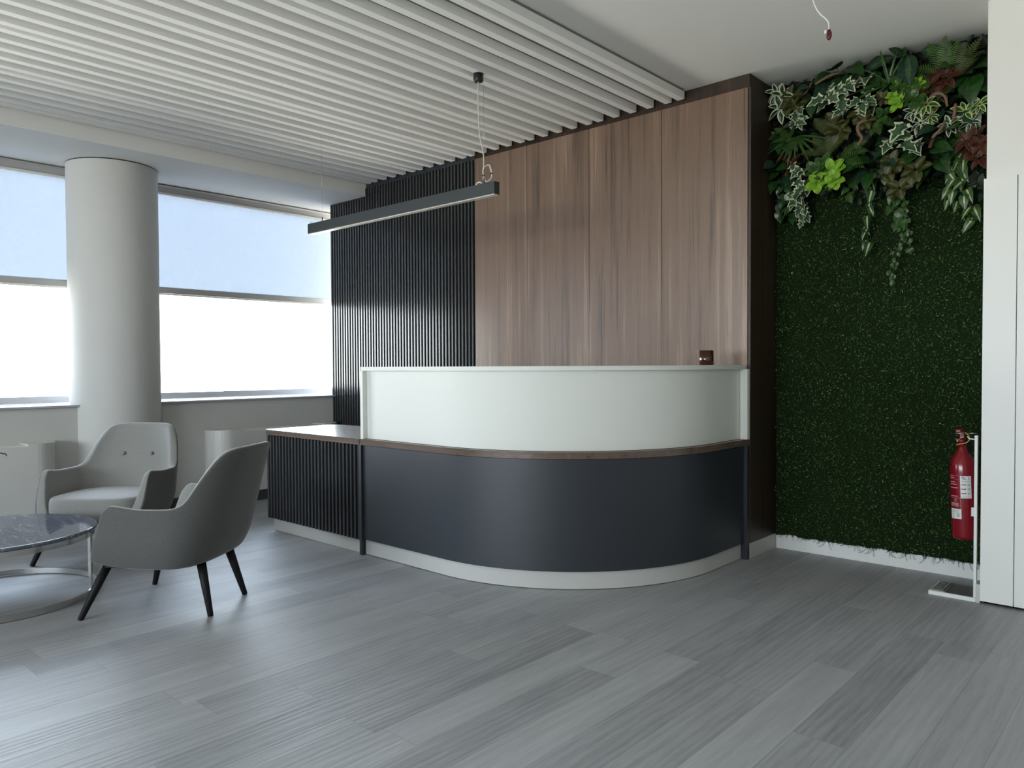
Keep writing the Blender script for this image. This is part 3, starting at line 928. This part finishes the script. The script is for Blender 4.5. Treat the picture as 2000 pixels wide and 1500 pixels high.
tag(turf, 'dense dark green artificial hedge turf covering the wall beside walnut cupboard', 'turf', kind='stuff')

# leaf building -----------------------------------------------------------
def frame(d, nrm):
    d = Vector(d).normalized(); nrm = Vector(nrm)
    s = d.cross(nrm)
    if s.length < 1e-4: s = d.cross(Vector((1, .3, .2)))
    s.normalize(); n2 = s.cross(d).normalized()
    return d, s, n2
OUT = {
    'oval': [(0, 0), (.12, .13), (.3, .23), (.52, .26), (.74, .20), (.9, .10), (1, 0)],
    'round': [(0, 0), (.1, .2), (.3, .36), (.55, .40), (.8, .30), (.95, .13), (1, 0)],
    'heart': [(0, 0), (-.08, .16), (.0, .32), (.2, .40), (.45, .35), (.72, .19), (.9, .06), (1, 0)],
    'long': [(0, 0), (.1, .03), (.35, .042), (.65, .036), (.88, .016), (1, 0)],
    'ivy': [(0, 0), (-.12, .20), (-.02, .30), (.05, .52), (.22, .30), (.36, .28), (.52, .46), (.58, .22), (.72, .17), (1, 0)],
    'arrow': [(0, 0), (-.16, .22), (.0, .32), (.25, .30), (.6, .19), (.85, .07), (1, 0)],
}
def leaf(mb, p, d, nrm, size, shape, mi=(0, 0), inner=.72, fold=.25, curl=.25, inner_mode='edge'):
    """mi = (main, secondary): 'edge' margin in secondary; 'vein' centre streak in secondary"""
    d, s, n2 = frame(d, nrm)
    out = OUT[shape]
    p = Vector(p)
    def P(u, v): return p + (d * u + s * v + n2 * (-curl * u * u + fold * abs(v) * .9)) * size
    k = inner if inner_mode == 'edge' else (.2 if shape == 'arrow' else .3)
    for sg in (1, -1):
        m = len(out)
        vs = [P(u, 0) for u, v in out] + [P(u if inner_mode != 'edge' else (.5 + (u - .5) * (1 - (1 - k) * .6)), sg * v * k) for u, v in out] + [P(u, sg * v) for u, v in out]
        fs = []; ms = []
        b = len(mb.v)
        mb.v += [tuple(q) for q in vs]
        for i in range(m - 1):
            f1 = [b + i, b + i + 1, b + m + i + 1, b + m + i]; f2 = [b + m + i, b + m + i + 1, b + 2 * m + i + 1, b + 2 * m + i]
            if sg < 0: f1.reverse(); f2.reverse()
            mb.f += [f1, f2]
            mb.m += ([mi[0], mi[1]] if inner_mode == 'edge' else [mi[1], mi[0]])
            mb.s += [True, True]
def rv(a, b): return random.uniform(a, b)
OUTW = Vector((0, -1, 0))
def rosette(mb, c, n, size, shape, mi, spread=1.0, jit=.35, fold=.25, curl=.35, mode='edge', inner=.72, stem=None):
    c = Vector(c)
    for k in range(n):
        a = 2 * PI * k / n + rv(-jit, jit)
        d = Vector((math.cos(a) * spread, -rv(.25, .8), math.sin(a) * spread))
        leaf(mb, c + d * size * .08, d, OUTW + Vector((0, 0, .5)), size * rv(.75, 1.1), shape, mi, inner, fold, curl, mode)
        if stem is not None:
            mb.tube([c + Vector((0, .03, 0)), c + d * size * .1], .0015, 4, stem)
def frond(mb, p, d, nrm, length, width, mi=0, n=17, droop=.35):
    d, s, n2 = frame(d, nrm); p = Vector(p)
    pts = []
    for k in range(n + 1):
        u = k / n
        pts.append(p + d * length * u + n2 * length * (.12 * u - droop * u * u) + Vector((0, 0, -droop * .25 * length * u * u)))
    mb.tube(pts, [.0016 * (1 - .7 * k / n) for k in range(n + 1)], 4, mi)
    for k in range(1, n):
        u = k / n
        w = width * (math.sin(PI * min(1, u * .92 + .12)) ** .8)
        t = (pts[k + 1] - pts[k - 1]).normalized()
        for sg in (1, -1):
            dd = (s * sg + t * .45).normalized()
            a = pts[k]; b = a + dd * w
            hw = length / n * .40
            mb.add([a - t * hw * .8, a + t * hw * .8, b * .5 + a * .5 + t * hw * 1.0, b, b * .5 + a * .5 - t * hw * .6], [(0, 1, 2, 3, 4)], mi, False)

LM = {}
LM['dark'] = leaf_mat('leaf_dark_green', (.020, .070, .012), (.007, .026, .006), .28)
LM['dark2'] = leaf_mat('leaf_blue_green', (.016, .050, .024), (.008, .026, .014), .30)
LM['mid'] = leaf_mat('leaf_mid_green', (.040, .100, .018), (.016, .045, .009), .34)
LM['lime'] = leaf_mat('leaf_lime', (.22, .42, .035), (.12, .27, .02), .4)
LM['cream'] = leaf_mat('leaf_cream_margin', (.62, .66, .48), (.42, .48, .32), .5)
LM['creamy'] = leaf_mat('leaf_yellow_margin', (.50, .58, .26), (.30, .40, .14), .5)
LM['pale'] = leaf_mat('leaf_pale_centre', (.44, .50, .32), (.22, .30, .15), .5)
LM['sage'] = leaf_mat('leaf_sage', (.055, .11, .048), (.025, .06, .026), .4)
LM['red'] = leaf_mat('leaf_coleus_red', (.075, .012, .007), (.025, .005, .003), .45)
LM['redge'] = leaf_mat('leaf_coleus_edge', (.10, .05, .018), (.05, .028, .01), .5)
LM['olive'] = leaf_mat('leaf_olive', (.045, .052, .012), (.02, .026, .006), .45)
LM['olive2'] = leaf_mat('leaf_olive_stripe', (.11, .10, .034), (.06, .06, .018), .45)
LM['fern'] = leaf_mat('leaf_fern', (.055, .125, .020), (.022, .055, .010), .5)
LM['fern2'] = leaf_mat('leaf_fern_olive', (.070, .092, .022), (.032, .046, .010), .5)
LM['shade'] = leaf_mat('leaf_backdrop_shaded', (.006, .020, .005), (.002, .007, .002), .4)  # near-black leaf colour puts deep shade between the plants
LM['shade2'] = leaf_mat('leaf_backdrop_shaded_blue', (.006, .015, .008), (.002, .006, .004), .4)
LM['stem'] = pbr('vine_stem', (.05, .075, .02), .6)
LM['bark'] = pbr('curly_branch_bark', (.17, .105, .065), .8, bump=.6, bscale=60)
PG = {}
def plant(name, label, cat, mb, mats, group):
    o = mb.build(name, [LM[k] for k in mats])
    tag(o, label, cat, group)
    return o
Yp = 4.70

# dense backdrop of small dark leaves nobody could count
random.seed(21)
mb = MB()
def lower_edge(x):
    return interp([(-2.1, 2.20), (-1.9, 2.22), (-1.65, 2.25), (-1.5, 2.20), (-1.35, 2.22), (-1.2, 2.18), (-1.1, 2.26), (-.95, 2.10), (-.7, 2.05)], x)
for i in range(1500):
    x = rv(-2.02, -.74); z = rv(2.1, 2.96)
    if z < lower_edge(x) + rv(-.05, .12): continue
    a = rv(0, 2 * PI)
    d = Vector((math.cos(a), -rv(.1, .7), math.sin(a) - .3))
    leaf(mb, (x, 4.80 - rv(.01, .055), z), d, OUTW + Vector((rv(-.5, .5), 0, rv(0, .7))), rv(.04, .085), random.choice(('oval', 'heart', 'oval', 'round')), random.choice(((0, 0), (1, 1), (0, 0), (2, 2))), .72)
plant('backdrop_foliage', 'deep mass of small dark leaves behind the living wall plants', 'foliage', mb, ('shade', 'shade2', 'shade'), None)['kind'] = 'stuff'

# big glossy heart leaved plants
random.seed(5)
G = 'dark heart-leaved plants of the living wall'
for (x, z, sz, nn, lab) in (
    (-1.617, 2.93, .13, 7, 'dark heart-leaved plant on the ceiling line, first from the walnut cupboard'),
    (-1.45, 2.88, .12, 7, 'dark heart-leaved plant under ceiling right of the white-edged ivy'),
    (-1.32, 2.94, .14, 6, 'dark heart-leaved plant at ceiling above the upper lime shrub'),
    (-.93, 2.76, .15, 8, 'large glossy heart-leaved plant against the white wall below the topmost ferns'),
    (-1.005, 2.66, .14, 5, 'dark round heart leaf directly right of the upper red coleus'),
    (-1.425, 2.36, .12, 7, 'blue-green heart-leaved plant above the striped rosettes, bottom middle of foliage'),
    (-1.12, 2.36, .13, 6, 'broad heart leaves low at right above the hanging arrow-leaf vines'),
    (-1.985, 2.42, .11, 7, 'shaded heart-leaved plant hugging the walnut cupboard side, lower left'),
    (-1.76, 2.83, .11, 7, 'shaded heart-leaved plant between two curly branches, upper left'),
    (-1.04, 2.47, .12, 5, 'glossy dark leaves between cream rosettes and lower red coleus'),
    (-1.95, 2.62, .10, 7, 'dim heart-leaved plant against walnut side, middle height'),
    (-1.30, 2.42, .11, 6, 'dark leaves under the lower right big-leaved white-edged ivy'),
):
    mb = MB()
    for k in range(nn):
        a = 2 * PI * k / nn + rv(-.4, .4)
        r = sz * rv(.15, .75)
        p = (x + r * math.cos(a), Yp - rv(-.02, .06), min(2.95, z + r * math.sin(a)))
        d = Vector((math.cos(a) * .8, -rv(.3, .8), math.sin(a) * .5 - .55))
        leaf(mb, p, d, OUTW + Vector((rv(-.3, .3), 0, .6)), sz * rv(.75, 1.05), 'heart', random.choice(((0, 0), (1, 1), (0, 0))), .72, rv(.1, .3), rv(.15, .4))
        mb.tube([(x, 4.79, min(z, 2.93)), p], .0016, 4, 2)
    plant('heart_leaf_plant', lab, 'plant', mb, ('dark', 'dark2', 'stem'), G)
# veined dark leaf
mb = MB()
for p, d, s in (((-1.235, 4.66, 2.93), (.15, -.6, -.9), .20), ((-1.31, 4.68, 2.945), (-.9, -.5, -.25), .15), ((-1.17, 4.68, 2.94), (.8, -.5, -.3), .14), ((-1.255, 4.68, 2.93), (-.3, -.6, .3), .10)):
    leaf(mb, p, d, OUTW + Vector((0, 0, .4)), s, 'oval', (0, 1), .3, .2, .3, 'vein')
    D, S, Nn = frame(d, OUTW + Vector((0, 0, .4)))
    for k in range(2, 9):
        for sg in (1, -1):
            u = k / 10
            def q(u, v): return Vector(p) + (D * u + S * v + Nn * (-.3 * u * u + .2 * abs(v) * .9 + .012)) * s
            mb.tube([q(u, 0), q(u + .07, sg * .10), q(u + .12, sg * .19 * (1.3 - u))], .0008, 4, 1)
plant('veined_leaf_plant', 'dark plant with pale-veined broad leaves at ceiling, right of centre', 'plant', mb, ('dark2', 'sage'), None)

# variegated ivy
random.seed(8)
G = 'white-edged ivies of the living wall'
def ivy(c, n, rx, rz, sz, lab, trail=0):
    mb = MB()
    for k in range(n):
        a = rv(0, 2 * PI); r = math.sqrt(rv(.02, 1))
        p = Vector((c[0] + rx * r * math.cos(a), Yp - rv(.02, .11), c[1] + rz * r * math.sin(a)))
        d = Vector((rv(-.9, .9), -rv(.2, .6), -rv(.1, 1.1)))
        leaf(mb, p, d, OUTW + Vector((rv(-.4, .4), 0, rv(.1, .7))), sz * rv(.65, 1.15), 'ivy', (0, 1), rv(.66, .8), rv(.1, .3), rv(.1, .35))
        if k % 3 == 0: mb.tube([(c[0], 4.78, c[1] + rz * .4), p], .0012, 4, 2)
    for k in range(trail):
        p = Vector((c[0] + rv(-.5, .6) * rx, Yp - rv(0, .03), c[1] - rz - k * .035))
        leaf(mb, p, (rv(-.6, .6), -.4, -1), OUTW, sz * .6, 'ivy', (0, 1), .72, .2, .2)
    return plant('variegated_ivy', lab, 'ivy', mb, ('sage', 'cream', 'stem'), G)
ivy((-1.637, 2.775), 9, .05, .10, .095, 'white-edged ivy with star leaves left of the larger ivy, upper middle')
ivy((-1.50, 2.775), 16, .085, .125, .090, 'largest white-edged ivy cluster at upper middle of the living wall')
ivy((-1.845, 2.31), 13, .055, .12, .085, 'white-edged ivy trailing down lower left beside lower lime shrub', 4)
ivy((-1.25, 2.475), 7, .07, .07, .11, 'big-leaved white-edged ivy right of middle below upper lime shrub')
ivy((-1.825, 2.70), 9, .05, .06, .07, 'small white-edged ivy left, below the curly branches')

# cream margined rosettes
random.seed(9)
G = 'cream-margined rosettes of the living wall'
def hosta(cs, sz, mats, lab):
    mb = MB()
    for c in cs:
        rosette(mb, (c[0], Yp - rv(.0, .05), c[1]), 7, sz * rv(.8, 1.1), 'oval', (0, 1), .95, .25, .35, .45, 'edge', .62)
    plant('variegated_rosette', lab, 'plant', mb, mats, G)
hosta([(-1.99, 2.90), (-1.945, 2.87), (-1.96, 2.80)], .085, ('dark2', 'cream'), 'outlined pale-edged rosette at top left corner against walnut cupboard')
hosta([(-1.135, 2.625), (-1.12, 2.565)], .060, ('mid', 'creamy'), 'two stacked cream rosettes under the arched curly branch')
hosta([(-.955, 2.555)], .068, ('mid', 'creamy'), 'bright cream flower-like rosette near the white wall')
hosta([(-.885, 2.575)], .055, ('mid', 'creamy'), 'cream rosette half hidden by the white wall edge')
hosta([(-1.03, 2.50), (-.93, 2.495)], .06, ('dark2', 'cream'), 'thin white-outlined leaves under the bright cream rosette')
hosta([(-1.20, 2.60), (-1.17, 2.54)], .07, ('dark2', 'cream'), 'white-outlined dark leaves left of stacked cream rosettes')

# lime shrubs
random.seed(10)
G = 'lime green shrubs of the living wall'
def lime(cs, sz, lab, mats=('lime', 'mid')):
    mb = MB()
    for c in cs:
        n = 6
        rosette(mb, (c[0], 4.655 - rv(.0, .03), c[1]), n, sz * rv(.8, 1.15), 'round', random.choice(((0, 0), (0, 0), (1, 1))), 1.0, .4, .15, .25)
        rosette(mb, (c[0], 4.64, c[1] + .01), 3, sz * .5, 'round', (0, 0), .6, .4, .2, .2)
    plant('lime_shrub', lab, 'plant', mb, mats, G)
lime([(-1.275, 2.765), (-1.235, 2.735), (-1.30, 2.70), (-1.245, 2.68), (-1.275, 2.665)], .052, 'bright lime round-leaved shrub at upper right of the middle')
lime([(-1.735, 2.355), (-1.69, 2.40), (-1.675, 2.315), (-1.63, 2.345), (-1.72, 2.29), (-1.615, 2.29), (-1.66, 2.27)], .068, 'larger lime round-leaved shrub at lower left of the living wall')
lime([(-1.175, 2.745), (-1.155, 2.70)], .045, 'pair of lime sprigs between upper lime shrub and red coleus')
lime([(-1.19, 2.665), (-1.36, 2.62)], .06, 'mid green round leaves below the upper lime shrub', ('mid', 'lime'))

# ferns
random.seed(12)
G = 'ferns of the living wall'
def fern(c, dirs, ln, wd, mat, lab):
    mb = MB()
    for d in dirs:
        frond(mb, (c[0], 4.665, c[1]), Vector((d[0], -rv(.35, .6), d[1])), OUTW + Vector((0, 0, .6)), ln * rv(.85, 1.1), wd, 0)
    plant('fern', lab, 'fern', mb, (mat,), G)
fern((-1.66, 2.46), ((-.9, .3), (-.5, .8), (.1, 1), (.7, .7)), .17, .045, 'fern2', 'olive fern fanning upward left of the S-shaped branch')
fern((-1.60, 2.43), ((1, .15), (.8, -.35), (.9, .5)), .19, .045, 'fern', 'fern spreading right under the S-shaped branch')
fern((-1.05, 2.78), ((.05, 1), (-.3, .9), (-.9, .45), (.35, .85)), .20, .048, 'fern', 'fern with upright frond touching the ceiling near white wall')
fern((-.99, 2.74), ((.75, .75), (.45, .85), (.2, .9)), .21, .045, 'fern2', 'fern arching to the white wall at the top right')
fern((-1.10, 2.70), ((-.9, .5), (-.6, .75), (-1, .1)), .19, .045, 'fern', 'fern fanning left above the upper red coleus')
fern((-1.40, 2.62), ((.3, -1), (-.2, -1), (.75, -.4), (.9, .3)), .13, .035, 'fern', 'small bright fern hanging in the centre right of S-shaped branch')
fern((-1.90, 2.60), ((-.5, .6), (-.9, .1), (.4, .7), (.5, -.6)), .13, .035, 'fern', 'dim feathery fern at left near the walnut side')
fern((-1.68, 2.58), ((.2, 1), (-.4, .9), (.8, .5)), .13, .04, 'fern2', 'olive fern left of middle under the star ivy')

# coleus
random.seed(13)
G = 'red coleus plants of the living wall'
def coleus(cs, sz, lab):
    mb = MB()
    for c in cs: rosette(mb, (c[0], 4.68 - rv(0, .03), c[1]), 6, sz * rv(.85, 1.1), 'oval', (0, 1), .9, .3, .2, .4, 'edge', .78)
    plant('red_coleus', lab, 'plant', mb, ('red', 'redge'), G)
coleus([(-1.095, 2.77), (-1.04, 2.745), (-1.07, 2.69), (-1.115, 2.72)], .075, 'dark red coleus below the right ferns, upper of the two at right')
coleus([(-.945, 2.39), (-.90, 2.41), (-.92, 2.34), (-.875, 2.36), (-.885, 2.29)], .07, 'rust red coleus against the white wall above the hanging vines')
coleus([(-1.90, 2.49), (-1.885, 2.42)], .06, 'dim red coleus at lower left above trailing ivy')

# striped olive rosettes
random.seed(14)
G = 'striped olive rosettes of the living wall'
def olive(cs, sz, lab):
    mb = MB()
    for c in cs: mb.tube([(c[0], 4.799, c[1] - .01), (c[0], 4.67, c[1])], .0018, 5, 0)
    for c in cs: rosette(mb, (c[0], 4.665 - rv(0, .03), c[1]), 6, sz * rv(.8, 1.0), 'round', (0, 1), 1, .35, .3, .35, 'vein')
    plant('striped_rosette', lab, 'plant', mb, ('olive', 'olive2'), G)
olive([(-1.635, 2.63), (-1.59, 2.58)], .085, 'olive striped rosette under the star ivy, left of middle')
olive([(-1.30, 2.34), (-1.33, 2.29)], .085, 'olive striped rosette at lower middle, upper of stacked pair')
olive([(-1.27, 2.19)], .095, 'olive striped rosette hanging lowest at the middle')
olive([(-1.19, 2.28)], .085, 'olive striped rosette right of the stacked pair')
olive([(-1.475, 2.66), (-1.455, 2.60)], .075, 'olive striped leaves right below the largest ivy')
olive([(-1.895, 2.86), (-1.87, 2.80)], .075, 'brown-olive striped leaves at top left among curly branches')
olive([(-1.36, 2.71)], .045, 'tiny olive sprig between largest ivy and upper lime shrub')

# grasses
random.seed(15)
G = 'spiky grasses of the living wall'
def spider(c, dirs, ln, lab):
    mb = MB()
    for a in dirs:
        a = math.radians(a)
        leaf(mb, (c[0], 4.66, c[1]), (math.cos(a), -.4, math.sin(a)), OUTW + Vector((0, 0, .5)), ln * rv(.8, 1.1), 'long', (0, 0), .7, .3, .25)
    plant('spiky_grass', lab, 'grass', mb, ('mid',), G)
spider((-1.86, 2.60), (200, 215, 228, 240, 255, 270, 300, 318, 335, 350), .19, 'spiky green grass at left above the lower lime shrub')
spider((-1.33, 2.79), (60, 75, 100, 135, 150, 165, 180, 195, 220), .20, 'spiky grass blades left of the upper lime shrub')

# hanging vines
random.seed(16)
G = 'hanging vines of the living wall'
def vine(x0, z0, x1, z1, n, sz, shape, mi, mats, lab, mode='vein'):
    mb = MB()
    P = spline([(x0, 4.74, z0), (x0 + rv(-.01, .01), 4.71, z0 - (z0 - z1) * .4), (x1 + rv(-.015, .015), 4.73, z0 - (z0 - z1) * .75), (x1, 4.74, z1)], 10)
    mb.tube(P, .0014, 5, 2)
    for k in range(n):
        p = P[int(k / n * (len(P) - 1))]
        sg = 1 if k % 2 else -1
        leaf(mb, p + Vector((sg * rv(0, .02), -rv(0, .03), rv(-.015, .015))), (rv(-.6, .6), -rv(.0, .5), -rv(.6, 1)), OUTW + Vector((rv(-.4, .4), 0, .3)), sz * rv(.75, 1.15), shape, mi, .72, rv(.15, .4), .3, mode)
    plant('hanging_vine', lab, 'vine', mb, mats, G)
vine(-1.44, 2.30, -1.462, 1.90, 12, .075, 'arrow', (0, 1), ('dark', 'pale', 'stem'), 'arrow-leaf vine with white centres hanging lowest left of middle')
vine(-.965, 2.33, -.925, 1.95, 11, .078, 'arrow', (0, 1), ('mid', 'pale', 'stem'), 'arrow-leaf vine with white centres hanging beside the white wall')
vine(-1.015, 2.32, -1.012, 2.05, 8, .07, 'arrow', (0, 1), ('mid', 'pale', 'stem'), 'shorter arrow-leaf vine left of the one by white wall')
vine(-.985, 2.46, -.985, 2.22, 6, .08, 'arrow', (0, 1), ('mid', 'pale', 'stem'), 'arrow-leaf strand above the hanging vines at right')
vine(-1.275, 2.16, -1.315, 1.66, 26, .030, 'round', (0, 0), ('mid', 'dark', 'stem'), 'fine creeper with small round leaves hanging lowest at middle')
vine(-1.255, 2.14, -1.24, 1.83, 16, .028, 'round', (0, 0), ('mid', 'dark', 'stem'), 'short fine creeper right of the lowest hanging creeper')
vine(-1.30, 2.17, -1.28, 1.98, 7, .065, 'heart', (0, 0), ('mid', 'dark', 'stem'), 'green heart-leaf strand below the lowest olive rosette')
vine(-1.965, 2.36, -1.985, 2.13, 10, .065, 'heart', (0, 0), ('dark', 'mid', 'stem'), 'dark vine hanging at lower left against walnut side')
vine(-1.915, 2.28, -1.92, 2.10, 8, .055, 'heart', (0, 0), ('dark', 'mid', 'stem'), 'short dark vine left of the trailing white-edged ivy')
vine(-1.56, 2.30, -1.55, 2.18, 5, .06, 'heart', (0, 0), ('mid', 'dark', 'stem'), 'short green strand right of the lower lime shrub')
vine(-1.86, 2.33, -1.83, 2.12, 8, .055, 'ivy', (0, 1), ('sage', 'cream', 'stem'), 'white-edged ivy strand hanging from the trailing ivy at lower left', 'edge')

# curly branches
G = 'curly brown branches of the living wall'
def branch(P, r, lab):
    mb = MB(); S = spline(P, 8)
    mb.tube(S, [r * (1 - .45 * i / len(S)) for i in range(len(S))], 8)
    plant('curly_branch', lab, 'branch', mb, ('bark',), G)
branch([(-1.75, 4.68, 2.90), (-1.70, 4.65, 2.905), (-1.65, 4.65, 2.92), (-1.61, 4.66, 2.925), (-1.585, 4.68, 2.945)], .009, 'wavy brown branch lying under the ceiling at upper left')
branch([(-1.965, 4.69, 2.775), (-1.955, 4.66, 2.83), (-1.92, 4.65, 2.845), (-1.885, 4.65, 2.83), (-1.868, 4.67, 2.785)], .010, 'hooked brown branch curling at top left below pale-edged rosette')
branch([(-1.88, 4.69, 2.80), (-1.865, 4.66, 2.83), (-1.83, 4.65, 2.842), (-1.80, 4.66, 2.86), (-1.775, 4.68, 2.915)], .009, 'short twisted branch right of the hooked branch')
branch([(-1.43, 4.67, 2.585), (-1.455, 4.64, 2.605), (-1.485, 4.63, 2.585), (-1.485, 4.63, 2.545), (-1.47, 4.64, 2.51), (-1.49, 4.64, 2.475), (-1.54, 4.66, 2.46), (-1.575, 4.68, 2.458)], .012, 'S-shaped brown branch in the middle of the living wall')
branch([(-1.14, 4.68, 2.635), (-1.11, 4.65, 2.665), (-1.07, 4.64, 2.668), (-1.04, 4.64, 2.64), (-1.035, 4.66, 2.595)], .011, 'arched brown branch below the upper red coleus')
branch([(-1.125, 4.69, 2.40), (-1.10, 4.65, 2.44), (-1.06, 4.64, 2.475), (-1.045, 4.66, 2.52)], .011, 'slanted brown branch above the lower right heart leaves')
branch([(-1.01, 4.69, 2.515), (-1.0, 4.66, 2.55), (-.995, 4.66, 2.60)], .011, 'short upright branch left of the bright cream rosette')

# ------------------------------------------------------------------ light
w = bpy.data.worlds.new('sky'); SC.world = w; w.use_nodes = True
nt = w.node_tree
bg = nt.nodes['Background']
tc = N(nt, 'ShaderNodeTexCoord').outputs['Generated']
sz = N(nt, 'ShaderNodeSeparateXYZ'); nt.links.new(tc, sz.inputs[0])
zz = math_n(nt, 'MULTIPLY_ADD', sz.outputs['Z'], .5, .5)
skyc = ramp(nt, zz, [(.0, (.66, .63, .56)), (.47, (.86, .83, .75)), (.505, (.93, .965, 1.0)), (.62, (.80, .89, 1.0)), (1.0, (.50, .67, 1.0))])
nt.links.new(skyc, bg.inputs['Color'])
bg.inputs['Strength'].default_value = 20.0

# daylight portals help sample the sky through the windows
l = bpy.data.lights.new('window_portal', 'AREA'); l.shape = 'RECTANGLE'
l.size = 5.95; l.size_y = 1.65; l.cycles.is_portal = True
o = bpy.data.objects.new('window_portal', l); link(o)
o.location = (-2.6, YB - .12, 1.75); o.rotation_euler = (math.radians(90), 0, 0)
for y0, y1 in ((-1.75, 2.37), (2.43, 5.95), (YB + .05, -1.81)):
    l = bpy.data.lights.new('window_portal', 'AREA'); l.shape = 'RECTANGLE'
    l.size = y1 - y0; l.size_y = 1.9; l.cycles.is_portal = True
    o = bpy.data.objects.new('window_portal', l); link(o)
    o.matrix_world = Matrix.Translation((XW - .05, (y0 + y1) / 2, 1.87)) @ Matrix(((0, 0, -1, 0), (1, 0, 0, 0), (0, -1, 0, 0), (0, 0, 0, 1)))

SC.view_settings.view_transform = 'Standard'
SC.view_settings.look = 'None'
SC.view_settings.exposure = 0.0
SC.view_settings.gamma = 1.0
SC.view_settings.use_curve_mapping = False
SC.cycles.max_bounces = 10
SC.cycles.diffuse_bounces = 7
SC.cycles.glossy_bounces = 4
SC.cycles.transparent_max_bounces = 12
SC.cycles.sample_clamp_indirect = 8
SC.cycles.caustics_reflective = False
SC.cycles.caustics_refractive = False
